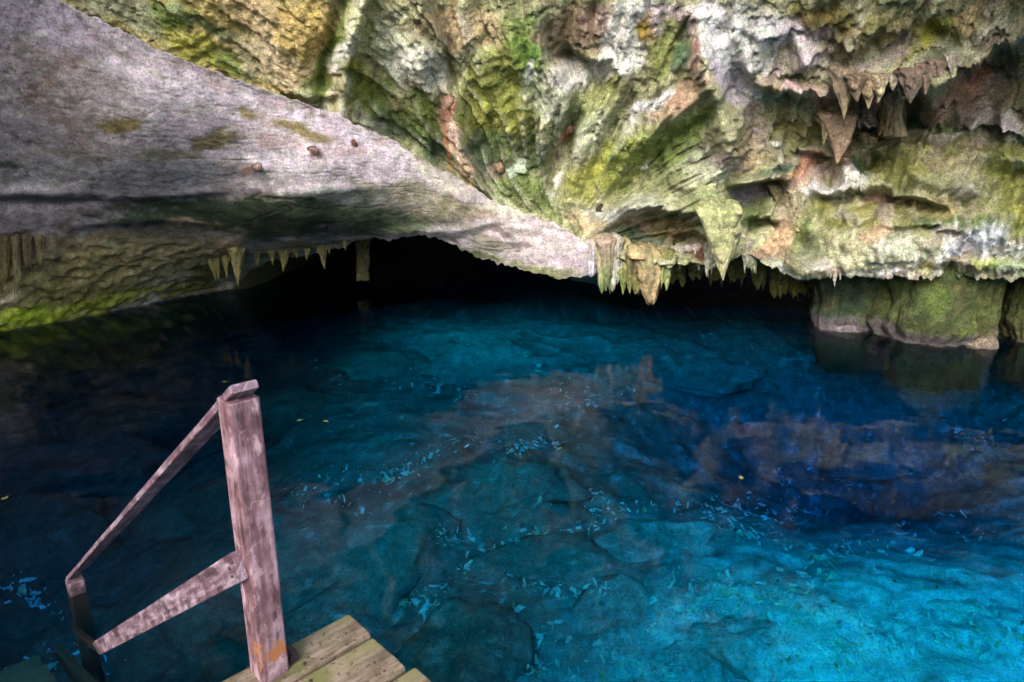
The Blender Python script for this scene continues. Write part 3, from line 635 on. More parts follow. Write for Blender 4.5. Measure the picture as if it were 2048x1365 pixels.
# ---- pool bed
def bed_z(x, y):
    x = np.asarray(x, float); y = np.asarray(y, float)
    z = -2.75 - .05 * np.clip(y - 3, 0, 12)
    z = z - 2.6 * np.exp(-((x - 5.5) / 3.2) ** 2 - ((y - 10) / 2.6) ** 2)
    z = z + .55 * np.exp(-((x + .6) / 3.2) ** 2 - ((y - 13.6) / 2.2) ** 2)
    z = z + .25 * sstep(.5, 3.0, x) * sstep(8.5, 5.5, y)
    z = z - 1.4 * sstep(-2.5, -5.5, x) * sstep(3, 6, y)
    z = z + sstep(2.4, -1.5, y) * 3.2                       # bank under the stairs
    z = z + sstep(-1.0, -8, y) * 2.5 + sstep(-6, -14, y) * 2.0
    z = z + sstep(7.5, 12, np.abs(x)) * 2.0 - 4.0 * sstep(17.0, 22.0, y + .2 * np.abs(x - 1) + 1.2 * noise(np.stack([x * .6, y * .6, x * 0], -1)))
    P = np.stack([x, y, z * 0], -1)
    return z + .45 * fbm(P * .45 + 3, 3) + .26 * fbm(P * 1.1 + 8, 5, ridged=True) + .06 * fbm(P * 5 + 8, 4, .6)

def bed_col(P):
    """dark rock, pale silt in patches; painted brighter near right and back for light, darker left for shade"""
    X, Yg = P[..., 0], P[..., 1]
    c = np.empty(P.shape); c[:] = (.15, .155, .13)
    def blend(mask, colr):
        m = mask[..., None]
        return c * (1 - m) + np.array(colr) * m
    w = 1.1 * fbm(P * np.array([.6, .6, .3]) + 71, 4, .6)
    lit_sand = sstep(-.8, 2.8, X - .28 * (Yg - 4) + 1.6 * w) * sstep(9.5, 5.0, Yg + w)
    c = blend(lit_sand * .95, (.84, .84, .80))  # near-right silt painted brighter for the light falling there
    back = np.exp(-((X + .4) / 3.0) ** 2 - ((Yg - 13.6) / 2.2) ** 2)
    c = blend(np.clip(back * 1.2 + .5 * w, 0, 1) * back * .9, (.40, .41, .36))  # paler back patch stands in for light glowing in the water
    dark = sstep(.0, .38, fbm(P * np.array([.8, .8, .4]) + 21, 5, .62))
    c = blend(dark * .75 * (1 - .75 * lit_sand), (.06, .065, .05))
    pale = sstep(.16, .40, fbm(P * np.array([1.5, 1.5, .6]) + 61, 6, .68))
    c = blend(pale * (.45 + .5 * lit_sand), (.66, .66, .60))
    speck = sstep(.25, .5, fbm(P * np.array([7, 7, 3.]) + 161, 4, .7))
    c = blend(speck * .55, (.72, .72, .66))
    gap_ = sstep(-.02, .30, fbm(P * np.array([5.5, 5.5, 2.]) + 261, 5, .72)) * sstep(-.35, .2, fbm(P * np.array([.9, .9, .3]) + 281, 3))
    c = blend(gap_ * lit_sand * .75, (.17, .18, .15))
    gl_ = sstep(.30, .42, fbm(P * np.array([8, 8, 3.]) + 301, 4, .7))
    c = blend(gl_ * (.35 + .65 * lit_sand), (.85, .85, .8))  # bright flecks put into the colour for sparkle
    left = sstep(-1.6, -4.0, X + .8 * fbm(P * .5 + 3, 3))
    c = blend(left * .8, (.05, .055, .04))  # left of the bed painted darker for the shade there
    return c * np.clip(1 + .9 * fbm(P * 4 + 3, 5, .7)[..., None], .25, 1.7) * 1.15

def build_bed():
    xs = np.concatenate([np.arange(-26, -9, .6), np.arange(-9, 9.5, .055), np.arange(9.5, 26, .6)])
    ys = np.concatenate([np.arange(-15, 2, .5), np.arange(2, 15, .055), np.arange(15, 30, .6)])
    X, Yg = np.meshgrid(xs, ys)
    Z = bed_z(X, Yg)
    P = np.stack([X, Yg, Z], -1)
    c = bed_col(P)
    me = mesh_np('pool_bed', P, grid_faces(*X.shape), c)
    return tag(link('pool_bed', me, MAT_BED), 'pale limestone bed of the pool', None, kind='structure')

bed = build_bed()

# ---- water
def water_material():
    m = bpy.data.materials.new('clear_cenote_water')
    m.use_nodes = True
    n = m.node_tree.nodes; l = m.node_tree.links
    n.clear()
    out = n.new('ShaderNodeOutputMaterial')
    g = n.new('ShaderNodeBsdfRefraction')
    g.inputs['IOR'].default_value = 1.333
    g.inputs['Roughness'].default_value = 0.0
    gl = n.new('ShaderNodeBsdfGlossy'); gl.inputs['Roughness'].default_value = 0.0
    fr = n.new('ShaderNodeFresnel'); fr.inputs['IOR'].default_value = 1.333
    fm = n.new('ShaderNodeMath'); fm.operation = 'MULTIPLY'; fm.inputs[1].default_value = .66
    l.new(fr.outputs[0], fm.inputs[0])
    mx = n.new('ShaderNodeMixShader')
    l.new(fm.outputs[0], mx.inputs[0]); l.new(g.outputs[0], mx.inputs[1]); l.new(gl.outputs[0], mx.inputs[2])
    tc = n.new('ShaderNodeTexCoord')
    mp = n.new('ShaderNodeMapping'); mp.inputs['Scale'].default_value = (1.0, 1.0, 1.0)
    l.new(tc.outputs['Object'], mp.inputs['Vector'])
    t = n.new('ShaderNodeTexNoise'); t.inputs['Scale'].default_value = 3.2; t.inputs['Detail'].default_value = 1.5
    l.new(mp.outputs[0], t.inputs['Vector'])
    b = n.new('ShaderNodeBump'); b.inputs['Strength'].default_value = .12; b.inputs['Distance'].default_value = .02
    l.new(t.outputs['Fac'], b.inputs['Height'])
    for nd in (g, gl, fr): l.new(b.outputs[0], nd.inputs['Normal'])
    l.new(mx.outputs[0], out.inputs['Surface'])
    va = n.new('ShaderNodeVolumeAbsorption')
    va.inputs['Color'].default_value = (0.0, 0.855, 0.974, 1)
    va.inputs['Density'].default_value = 1.0
    l.new(va.outputs[0], out.inputs['Volume'])
    return m

def build_water():
    xs = np.concatenate([[-30, -22, -16], np.arange(-12, 12.01, .06), [16, 22, 30]])
    ys = np.concatenate([[-16, -8, -3], np.arange(0, 16, .06), [18, 21, 25, 31]])
    X, Yg = np.meshgrid(xs, ys)
    P = np.stack([X, Yg, X * 0], -1)
    Z = .007 * fbm(P * np.array([.9, 1.3, 1]), 3) + .003 * noise(P * np.array([2.2, 3.0, 1]) + 5)
    fade = sstep(0, 1, np.minimum(X + 12, 12 - X)) * sstep(0, 1, np.minimum(Yg, 16 - Yg))
    top = np.stack([X, Yg, Z * fade], -1)
    nr, nc = X.shape
    q = grid_faces(nr, nc)
    V = top.reshape(-1, 3)
    # close the body of water with a skirt and a floor far below the bed
    loop = list(range(nc)) + [r * nc + nc - 1 for r in range(1, nr)] + [(nr - 1) * nc + c for c in range(nc - 2, -1, -1)] + [r * nc for r in range(nr - 2, 0, -1)]
    base = len(V)
    low = V[loop].copy(); low[:, 2] = -12
    V = np.concatenate([V, low, [[0, 8, -12]]])
    n = len(loop)
    sk = [(loop[(k + 1) % n], loop[k], base + k, base + (k + 1) % n) for k in range(n)]
    tr = [(base + (k + 1) % n, base + k, base + n) for k in range(n)]
    me = mesh_np('water', V, np.concatenate([q, np.array(sk)]), None, True, tr)
    return tag(link('water', me, water_material()), 'clear blue pool water filling the cave', None, kind='structure')

water = build_water()

from mathutils.bvhtree import BVHTree
def _polys(me):
    li = np.empty(len(me.loops), np.int32); me.loops.foreach_get('vertex_index', li)
    return li.reshape(-1, 4).tolist()
def bvh_of(o):
    me = o.data
    n = len(me.vertices); co = np.empty(n * 3, np.float32); me.vertices.foreach_get('co', co)
    return BVHTree.FromPolygons(co.reshape(-1, 3).tolist(), _polys(me))
B_WALL = bvh_of(wall); B_SLAB = bvh_of(slab)
def hit(px, py, trees):
    d = Vector([float(v) for v in ray(px, py)]).normalized()
    best = None
    for t in trees:
        h = t.ray_cast(Vector((0, 0, CAM_H)), d)
        if h[0] is not None and (best is None or h[3] < best[3]): best = h
    return best

# ==================================================================== DRIPSTONE
def px_m(Y, py=450):
    dx, dy, dz = ray(1024, py)
    return Y / dy / FPX            # metres per photograph pixel at that distance

def spike_mesh(name, T, B, w, depth, style, c1, c2, seed, nr=34, ns=40, flare=1.3):
    """dripstone from T (in the rock) to B (tip): fluted, uneven, tapering"""
    T = np.array(T, float); B = np.array(B, float)
    t = np.linspace(0, 1, nr); th = np.linspace(0, 2 * np.pi, ns, endpoint=False)
    tt, aa = np.meshgrid(t, th, indexing='ij')
    if style == 'fang':
        prof = (1 - t) ** .85 * (1 + .35 * np.sin(np.pi * t)) + .03
    elif style == 'tooth':
        prof = np.where(t < .38, 1.0 - .25 * t, .62 * (1 - ((t - .38) / .62) ** 1.6) + .25) * np.where(t > .97, .5, 1)
    elif style == 'column':
        prof = 1 - .25 * np.sin(np.pi * t) + .1 * np.sin(9 * t + seed)
    elif style == 'drape':
        prof = 1 - .35 * t ** 1.5
        prof[-4:] *= np.array([.9, .72, .48, .15])
    elif style == 'drop':
        prof = .7 + .5 * np.sin(np.pi * (t ** 1.8) * .95)
        prof[-3:] *= np.array([.85, .6, .15])
    prof = prof * (1 + (flare - 1) * np.exp(-((t - .12) / .12) ** 2)) * (.35 + .65 * sstep(0, .14, t))
    Q = np.stack([np.cos(aa) * 1.3 + seed * 3.7, np.sin(aa) * 1.3, tt * 1.2 + seed], -1)
    r = prof[:, None] * (1 + .42 * noise(Q * np.array([2.0, 2.0, .8])) + .26 * fbm(Q * np.array([4.0, 4.0, .9]), 4, .65) + .20 * noise(Q * np.array([1.6, 1.6, 5.0])))
    L = np.linalg.norm(T - B)
    wob = .10 * w * np.stack([noise(np.stack([t * 2.5, t * 0 + seed, t * 0], -1)), noise(np.stack([t * 2.5, t * 0 + seed, t * 0 + 9], -1))], -1)
    ax = T[None] * (1 - t[:, None]) + B[None] * t[:, None]
    ax[:, 1] += .8 * w * np.clip(1 - t / .3, 0, 1) ** 2      # the root bends back into the rock
    X = ax[:, None, 0] + r * np.cos(aa) * w / 2 + wob[:, None, 0]
    Yv = ax[:, None, 1] + r * np.sin(aa) * depth / 2 + wob[:, None, 1]
    tipj = .07 * L * sstep(.7, 1, tt) * noise(np.stack([np.cos(aa) * 2.3, np.sin(aa) * 2.3, aa * 0 + seed], -1)) * (1.6 if style in ('drape', 'tooth') else .6)
    Z = ax[:, None, 2] + tipj
    V = np.stack([X, Yv, Z], -1)
    st = fbm(np.stack([np.cos(aa) * 2.6 + seed, np.sin(aa) * 2.6, tt * .8], -1), 4, .6)
    mix = np.clip(tt + .9 * st, 0, 1)[..., None]
    col = np.array(c1) * (1 - mix) + np.array(c2) * mix
    col = col * np.clip(1 + .7 * st[..., None] + .5 * noise(V * 16)[..., None], .3, 1.7)
    V = V - T
    verts = np.concatenate([V.reshape(-1, 3), [(V[-1].mean(0)) + np.array([0, 0, -.01])], [V[0].mean(0)]])
    cols = np.concatenate([col.reshape(-1, 3), [c2], [c1]])
    q = grid_faces(nr, ns, True)[:, ::-1]
    n0 = nr * ns
    tr = [((nr - 1) * ns + k, n0, (nr - 1) * ns + (k + 1) % ns) for k in range(ns)] + [((k + 1) % ns, n0 + 1, k) for k in range(ns)]
    return verts + T, q, cols, np.array([x[::-1] for x in tr])

def cluster_mesh(name, T, B, w, depth, style, c1, c2, seed, lobes):
    rs = np.random.RandomState(int(seed * 100) % 99991)
    Bm = T + (B - T) * (.78 if style == 'drape' and lobes else 1)
    parts = [spike_mesh(name, T, Bm, w * (.80 if lobes else 1), depth * (.85 if lobes else 1), style, c1, c2, seed)]
    L = np.linalg.norm(T - B)
    for k in range(lobes):
        a = rs.uniform(-1, 1) * .42 * w
        fr = rs.uniform(.35, .85) * (1 - .45 * abs(a) / (.42 * w))
        if style == 'drape': fr = rs.uniform(.72, 1.02)
        b = T + (B - T) * fr + np.array([a * (.9 if style != 'fang' else .75), rs.uniform(-.55, -.05) * depth * .5, 0])
        t = T + np.array([a, .05, -.02 * L])
        sh = rs.uniform(.75, 1.25)
        parts.append(spike_mesh(name, t, b, w * rs.uniform(.22, .42), depth * rs.uniform(.25, .4), 'fang' if rs.rand() < .6 else 'drop',
                                tuple(np.array(c1) * sh), tuple(np.array(c2) * sh), seed + 3.1 * k + .7, 20, 18))
    vs, qs, cs, ts, n0 = [], [], [], [], 0
    for v, q, c, tr in parts:
        vs.append(v); qs.append(q + n0); cs.append(c); ts.append(tr + n0); n0 += len(v)
    return mesh_np(name, np.concatenate(vs) - T, np.concatenate(qs), np.concatenate(cs), True, np.concatenate(ts))

_seed = [1]
def stalactite(x0, y0, x1, y1, w, Y, style, c1, c2, label, group=None, depth=1.0, name='stalactite', fit=True, push=0.0):
    _seed[0] += 1
    if fit:                                    # root it in the rock it hangs from
        h = hit(x0, y0 - 3, (B_WALL, B_SLAB))
        if h is not None: Y = min(max(h[0].y - .14 * w * px_m(Y) + .02 - push, Y - 1.2), Y + 1.2)
    T = at(x0, y0, Y); B = at(x1, y1, Y)
    wm = w * px_m(Y)
    L = np.linalg.norm(T - B)
    up = np.array([0, .0, .18 * L + .04])
    o = link(name, cluster_mesh(name, T + up, B, wm, wm * depth, style, c1, c2, _seed[0] * 1.37, 0 if w < 13 else (3 if w < 24 else 7 if w < 60 else 9)), MAT_STAL)
    o.location = tuple(T + up)
    return tag(o, label, 'stalactite', group)

TAN = (.42, .33, .19); OLV = (.20, .19, .07); PNK = (.45, .33, .29); GRY = (.36, .35, .31); PALE = (.52, .48, .34); GRN = (.15, .21, .07); BRN = (.24, .17, .12); DBR = (.12, .085, .06)
LIPG = 'dripstone hanging from the lip over the dark water'
stalactite(1299, 512, 1301, 606, 78, 10.95, 'tooth', (.45, .38, .22), (.44, .30, .18), 'blunt tan tooth-shaped stalactite with rusty streaks, lowest tip above the water', LIPG)
stalactite(1434, 428, 1447, 558, 84, 10.05, 'fang', (.34, .36, .18), (.46, .42, .25), 'largest yellow-green fang stalactite with a sharp tip, right of the blunt tan tooth', LIPG)
stalactite(1207, 490, 1213, 592, 42, 11.05, 'drape', PNK, GRN, 'pinkish drapery stalactite with moss-green lower half beside the small lavender drop', LIPG, .8)
stalactite(1228, 490, 1234, 590, 30, 11.0, 'drape', (.4, .34, .31), (.42, .42, .38), 'narrow pale grey drapery between the moss-green and the yellow knobbed stalactites', LIPG, .7)
stalactite(1248, 490, 1250, 566, 34, 10.95, 'drop', TAN, (.38, .38, .13), 'knobbed yellow-green stalactite left of the blunt tan tooth', LIPG)
stalactite(1180, 492, 1184, 554, 19, 11.1, 'drop', (.42, .37, .4), (.48, .44, .56), 'small smooth lavender drop at the right end of the grey slab', LIPG)
stalactite(1247, 550, 1246, 590, 20, 11.3, 'fang', OLV, GRN, 'small green spike under the yellow knobbed stalactite', LIPG)
stalactite(1262, 520, 1265, 588, 30, 11.6, 'drape', DBR, OLV, 'dark brown curtain tucked just left behind the blunt tan tooth', LIPG, .6)
stalactite(1338, 515, 1330, 582, 26, 11.3, 'drape', OLV, (.24, .26, .12), 'slim olive stalactite just right of the blunt tan tooth', LIPG, .7)
stalactite(1362, 500, 1359, 540, 20, 10.9, 'fang', (.45, .42, .36), (.5, .47, .4), 'short pale spike at the left edge of the dark red hollow', LIPG)
stalactite(1380, 500, 1378, 532, 18, 10.85, 'fang', (.5, .42, .42), (.5, .47, .4), 'short whitish spike in the middle below the dark red hollow', LIPG)
stalactite(1397, 500, 1397, 541, 22, 10.8, 'fang', (.45, .36, .36), (.5, .48, .42), 'pale spike at the right edge of the dark red hollow', LIPG)
stalactite(1421, 500, 1421, 556, 26, 10.9, 'drape', (.2, .19, .15), (.30, .29, .24), 'grey blunt stalactite half hidden left of the largest fang', LIPG, .7)
stalactite(1498, 495, 1499, 551, 34, 10.6, 'drape', (.36, .33, .28), (.30, .32, .22), 'flat grey-green stalactite right of the largest fang', LIPG, .6)
stalactite(1560, 385, 1576, 470, 44, 10.5, 'column', (.32, .28, .2), (.36, .31, .18), 'ribbed tan dripstone column under the dark hollow right of the largest fang', LIPG)
stalactite(1592, 395, 1600, 462, 28, 10.45, 'column', (.30, .27, .21), (.34, .28, .18), 'narrow ribbed dripstone beside the ribbed tan column', LIPG)
for k, (x, y1, w) in enumerate([(1661, 558, 6), (1669, 574, 10), (1680, 561, 6)]):
    stalactite(x, 543, x, y1, w, 10.15, 'fang', (.45, .3, .26), (.55, .5, .46),
               ['left tiny white spike of three beside the green pillar top', 'longest pinkish spike of the three small ones above the green pillar', 'right tiny white spike of three above the green pillar'][k], 'three small spikes above the pillar')
# darker curtain behind the lip
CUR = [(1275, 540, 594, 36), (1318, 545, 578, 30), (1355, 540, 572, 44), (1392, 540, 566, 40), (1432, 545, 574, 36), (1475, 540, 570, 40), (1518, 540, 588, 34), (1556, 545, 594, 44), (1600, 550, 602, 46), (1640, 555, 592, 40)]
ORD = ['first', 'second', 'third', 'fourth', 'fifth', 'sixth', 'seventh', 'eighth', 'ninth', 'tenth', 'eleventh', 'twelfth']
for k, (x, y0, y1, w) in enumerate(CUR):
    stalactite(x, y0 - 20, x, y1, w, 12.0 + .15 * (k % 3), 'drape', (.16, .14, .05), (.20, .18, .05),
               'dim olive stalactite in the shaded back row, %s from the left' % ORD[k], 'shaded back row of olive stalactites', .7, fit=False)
# brown cluster under the upper right ledge
BC = [(1683, 150, 1690, 238, 34, 9.75, 'drape', (.27, .21, .17), (.35, .27, .19)), (1712, 160, 1712, 205, 34, 9.7, 'drape', (.17, .12, .09), (.24, .17, .12)), (1737, 160, 1735, 218, 32, 9.65, 'drape', (.26, .18, .14), (.36, .27, .18)),
      (1758, 160, 1757, 205, 26, 9.65, 'fang', (.3, .23, .17), (.45, .38, .26)), (1786, 155, 1785, 182, 28, 9.6, 'fang', (.28, .22, .17), (.5, .43, .36)), (1822, 150, 1824, 207, 40, 9.65, 'drape', (.20, .14, .12), (.26, .19, .16)), (1850, 140, 1851, 190, 26, 9.6, 'fang', (.22, .15, .13), (.28, .2, .16)),
      (1873, 130, 1876, 178, 26, 9.55, 'fang', (.26, .18, .15), (.34, .27, .23)), (1903, 118, 1902, 150, 20, 9.5, 'fang', (.4, .34, .3), (.5, .46, .42)), (1768, 200, 1766, 272, 22, 10.0, 'column', (.26, .21, .12), (.32, .26, .16)), (1788, 190, 1790, 274, 38, 10.0, 'column', (.28, .22, .15), (.36, .28, .2)),
      (1674, 240, 1677, 327, 52, 10.15, 'fang', (.36, .25, .19), (.46, .31, .23)), (1655, 240, 1646, 292, 18, 10.3, 'fang', (.2, .15, .1), (.3, .24, .15)), (1737, 280, 1736, 336, 26, 10.3, 'drape', (.4, .34, .24), (.42, .34, .28))]
BL = ['leftmost tan-tipped drapery hanging from the upper right ledge', 'dark brown short drapery second from left under the upper right ledge', 'reddish-brown drapery third from left under the upper right ledge', 'slim cream-tipped spike in the middle of the brown cluster',
      'short pale-tipped spike right of the cream-tipped one under the ledge', 'broad purplish-brown drapery right of the middle under the ledge', 'narrow purplish-brown spike just right of the broad purplish drapery', 'brown spike near the right end of the cluster under the ledge', 'small pale spike at the right end of the cluster beside the orange rock',
      'thin olive dripstone column in front of the dark green hollow', 'stout tan dripstone column in front of the dark green hollow', 'large pink pitted tooth hanging below the brown cluster', 'thin dark spike left of the large pink pitted tooth', 'knobbed cream dripstone right of the large pink pitted tooth']
for a, lb in zip(BC, BL):
    a = list(a)
    if a[6] == 'drape': a[6] = 'fang'
    a[4] *= 1.2
    stalactite(*a, push=.16, label=lb, group='brown dripstone cluster under the upper right ledge')
# left lip
LL = [(424, 520, 428, 556, 14), (436, 518, 439, 570, 18), (452, 515, 452, 556, 14), (477, 500, 478, 569, 20), (514, 512, 514, 541, 12), (545, 506, 545, 528, 9), (569, 505, 569, 536, 12), (592, 503, 592, 522, 8), (615, 500, 615, 520, 9), (645, 495, 646, 533, 14), (661, 493, 660, 518, 8), (690, 485, 690, 500, 8)]
for k, (x0, y0, x1, y1, w) in enumerate(LL):
    y1 += (6, -9, 4, 3, -6, 3, 7, -5, 2, 6, -7, 2)[k]; w *= (1.5, .8, 1.1, 1.6, .8, 1.2, 1.7, .9, 1.3, 1.6, .8, 1.0)[k]; x1 += (3, -2, 2, -3, 2, 1, -2, 2, -1, 3, -2, 1)[k]
    Yk = np.interp(x1, [420, 480, 560, 650, 700], [12.6, 12.9, 12.9, 12.5, 12.2])
    stalactite(x0, y0, x1, y1, w, Yk, 'fang', (.26, .22, .11), (.30, .26, .10), 'small tan stalactite under the left slab, %s from the left' % ORD[k], 'small stalactites along the left lip', 1.0)
stalactite(726, 478, 724, 560, 34, 14.5, 'column', (.34, .27, .14), (.24, .2, .1), 'tan dripstone column standing in the dark cave mouth', None, name='dripstone_column', fit=False)
for k, (x0, y0, y1, w, c1, c2) in enumerate([(12, 478, 590, 26, (.2, .14, .09), (.2, .17, .06)), (36, 476, 598, 22, (.3, .23, .13), (.28, .24, .1)), (58, 476, 560, 22, (.16, .11, .07), (.2, .15, .08)), (80, 474, 545, 16, (.28, .2, .13), (.22, .18, .08))]):
    stalactite(x0, y0, x0, y1, w, 10.0 + .1 * k, 'drape', c1, c2,
               ['brown flowstone drapery at the far left edge above the shore', 'tan flowstone drapery second from the left edge', 'dark brown flowstone drapery third from the left edge', 'thin tan flowstone drapery fourth from the left edge'][k], 'flowstone draperies on the left shore rock', .7, name='flowstone_drapery')

# ==================================================================== PILLARS AND ROCKS
def pillar(px, py, wpx, ztop, label, cgreen, cbase, seed, zbase=.14, name='rock_pillar', bulge=.15, zlow=-2.5):
    c = at_z(px, py, 0.0)
    r = wpx / 2 * (math.hypot(c[1], 3.0)) / FPX
    c = c + np.array([0, r * .85, 0])
    nr, ns = 110, 110
    z = np.linspace(zlow, ztop, nr); th = np.linspace(0, 2 * np.pi, ns, endpoint=False)
    zz, aa = np.meshgrid(z, th, indexing='ij')
    D = np.stack([np.cos(aa), np.sin(aa), zz], -1)
    rr = r * (1 + bulge * np.sin(np.clip(zz / ztop, 0, 1) * np.pi * 1.05) - .3 * sstep(-.05, -.9, zz))
    rr = rr * (1 + .42 * fbm(D * np.array([1.3, 1.3, .9]) + seed, 3) + .18 * noise(D * np.array([.9, .9, 1.6]) + seed * 2) + .20 * fbm(D * np.array([2.6, 2.6, .8]) + seed, 4, ridged=True) + .10 * fbm(D * np.array([6, 6, 4]) + seed, 4, .6) - .12 * np.exp(-((zz - .02) / .10) ** 2)) + .25 * r * sstep(ztop * .7, ztop, zz)
    V = np.stack([rr * np.cos(aa), rr * np.sin(aa), zz], -1)
    P = V + c
    n1 = fbm(P * 2.5 + seed, 4, .6)
    g = np.array(cgreen) * (1 - sstep(-.1, .4, n1))[..., None] + np.array((.20, .17, .08)) * sstep(-.1, .4, n1)[..., None]
    br = sstep(.0, .35, fbm(P * 1.9 + seed + 40, 4))[..., None]
    g = g * (1 - br * .6) + np.array((.20, .28, .06)) * br * .6
    lo = sstep(zbase + .12, zbase - .12, zz + .55 * n1)[..., None]
    col = g * (1 - lo) + np.array(cbase) * lo
    gloom = sstep(.03, -.12, zz)[..., None]
    col = col * (1 - gloom) + np.array((.045, .045, .035)) * gloom  # colour below the water line darkened in place of underwater shade
    col = col * np.clip(1 + .8 * fbm(P * 6, 4, .65)[..., None], .3, 1.6) * .62
    verts = V.reshape(-1, 3)
    o = link(name, mesh_np(name, verts, grid_faces(nr, ns, True), col), MAT_ROCK)
    o.location = tuple(c)
    return tag(o, label, 'rock pillar', 'rock pillars at the right edge of the pool')

pillar(1712, 662, 116, 1.7, 'dark green bulging rock pillar with a groove, left one of the pair at the right', (.07, .12, .07), (.24, .19, .23), 3)
pillar(1886, 690, 158, 1.7, 'broad mossy rock pillar with bright green moss, right of the grooved pillar', (.11, .14, .05), (.22, .18, .2), 8)
pillar(1958, 690, 72, 1.6, 'slim green-brown rock pillar beside the dark gap at the right edge', (.13, .15, .05), (.22, .17, .12), 15)
pillar(2128, 692, 130, 1.6, 'mossy rock pillar cut by the right edge of the picture', (.15, .17, .06), (.2, .17, .12), 21, zbase=.1)

def blocky(seed, nplanes=16, n=26, rough=.05, flat=1.0):
    th = np.linspace(0, 2 * np.pi, n, endpoint=False); ph = np.linspace(.02, np.pi - .02, n // 2 + 2)
    pp, aa = np.meshgrid(ph, th, indexing='ij')
    d = np.stack([np.sin(pp) * np.cos(aa), np.sin(pp) * np.sin(aa), np.cos(pp)], -1)
    rs = np.random.RandomState(seed)
    nn = rs.normal(size=(nplanes, 3)); nn[:, 2] *= .8; nn /= np.linalg.norm(nn, axis=1)[:, None]
    off = rs.uniform(.5, .95, nplanes)
    r = np.full(pp.shape, 1.05)
    for k in range(nplanes):
        c = (d @ nn[k]); r = np.minimum(r, np.where(c > .05, off[k] / np.maximum(c, .05), 9))
    r = r * (1 + rough * fbm(d * 2.6 + seed, 5, .6))
    V = d * r[..., None]
    V[..., 2] *= flat
    return V, grid_faces(len(ph), n, True)[:, ::-1], d

def boulder(name, loc, size, seed, base, label, group, mat, cat='boulder', rot=0.0, rough=.09, n=30, bedlike=False):
    V, q, d = blocky(seed, n=n, rough=rough)
    V = V * np.array(size)
    c, s = math.cos(rot), math.sin(rot)
    V = np.stack([V[..., 0] * c - V[..., 1] * s, V[..., 0] * s + V[..., 1] * c, V[..., 2]], -1)
    P = V + np.array(loc)
    m = sstep(-.1, .35, fbm(P * 1.7 + seed, 4, .6))[..., None]
    col = np.array(base) * (1 - .55 * m) * np.clip(1 + .9 * fbm(P * 4, 5, .7)[..., None], .25, 1.8)
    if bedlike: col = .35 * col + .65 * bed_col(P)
    nr, ns = V.shape[:2]
    verts = np.concatenate([V.reshape(-1, 3), [V[0].mean(0)], [V[-1].mean(0)]])
    cols = np.concatenate([col.reshape(-1, 3), [base], [base]])
    tr = [(k, nr * ns, (k + 1) % ns) for k in range(ns)] + [((nr - 1) * ns + (k + 1) % ns, nr * ns + 1, (nr - 1) * ns + k) for k in range(ns)]
    o = link(name, mesh_np(name, verts, q, cols, True, [t[::-1] for t in tr]), mat)
    o.location = tuple(loc)
    return tag(o, label, cat, group)

p = at_z(1886, 690, 0)
boulder('shore_rock', (p[0], p[1] + .18, .02), (.44, .3, .42), 5, (.34, .27, .32), 'lavender-grey cone of rock at the foot of the mossy pillar', None, MAT_ROCK, 'rock')
for k, (x, y, sx, sz, c) in enumerate([(1690, 664, .30, .16, (.22, .18, .21)), (1798, 672, .24, .2, (.14, .15, .07)), (1965, 694, .26, .2, (.26, .2, .17))]):
    p = at_z(x, y, 0)
    boulder('shore_rock', (p[0], p[1] + .12, .0), (sx, .26, sz), 70 + k, c, ['low lavender rock at the foot of the grooved green pillar', 'dark mossy rock in the gap between the two big pillars', 'tan rock at the foot of the slim pillar by the dark gap'][k], 'rocks at the feet of the pillars', MAT_ROCK, 'rock', rough=.25)
for k, (x, y, sx, sz) in enumerate([(385, 584, .32, .3), (345, 592, .26, .22), (425, 576, .24, .22)]):
    p = at_z(x, y, 0)
    boulder('shore_rock', (p[0], p[1] + .15, .08), (sx, .3, sz), 40 + k, (.17, .17, .035), ['round mossy rock on the left shore under the small stalactites', 'low mossy rock on the left shore, left of the round one', 'small mossy rock on the left shore nearest the dark cave'][k], 'mossy rocks along the left shore', MAT_ROCK, 'rock')

# small stones stuck in the rock face
NOD = [(1201, 416, 13, 11, (.09, .05, .045), 'dark brown stone stuck in the pale rock left of the olive ledge'), (708, 288, 11, 9, (.25, .10, .07), 'rusty red stone on the edge of the pale slab'), (627, 301, 16, 8, (.32, .2, .18), 'dull pink stone set in the slab left of the rusty one'),
       (516, 334, 16, 11, (.33, .21, .19), 'pale pink stone set in the middle of the slab'), (1137, 258, 12, 16, (.34, .15, .1), 'reddish stone in the mossy crevice'), (1000, 336, 16, 14, (.30, .19, .14), 'brown stone beside the pale green one in the mossy hollow'),
       (1040, 337, 22, 13, (.52, .6, .48), 'pale green-white stone in the mossy hollow'), (899, 205, 16, 17, (.33, .19, .16), 'pinkish brown knob heading the orange rib'), (1549, 291, 15, 9, (.68, .66, .64), 'small white calcite flake on the brown rock'), (1290, 336, 17, 8, (.6, .58, .58), 'white calcite chip on the green rock'),
       (1703, 353, 20, 12, (.62, .6, .55), 'white crusted knob above the bright white ledge'), (1452, 318, 20, 11, (.36, .28, .27), 'pinkish grey knob at the foot of the lavender rib')]
for k, (x, y, rx, ry, c, lb) in enumerate(NOD):
    h = hit(x, y, (B_WALL, B_SLAB))
    m = px_m(h[0].y, y)
    boulder('rock_stone', tuple(h[0]), (rx * m, rx * m * .6, ry * m), 60 + k, c, lb, None, MAT_ROCK, 'stone', n=18, rough=.2)

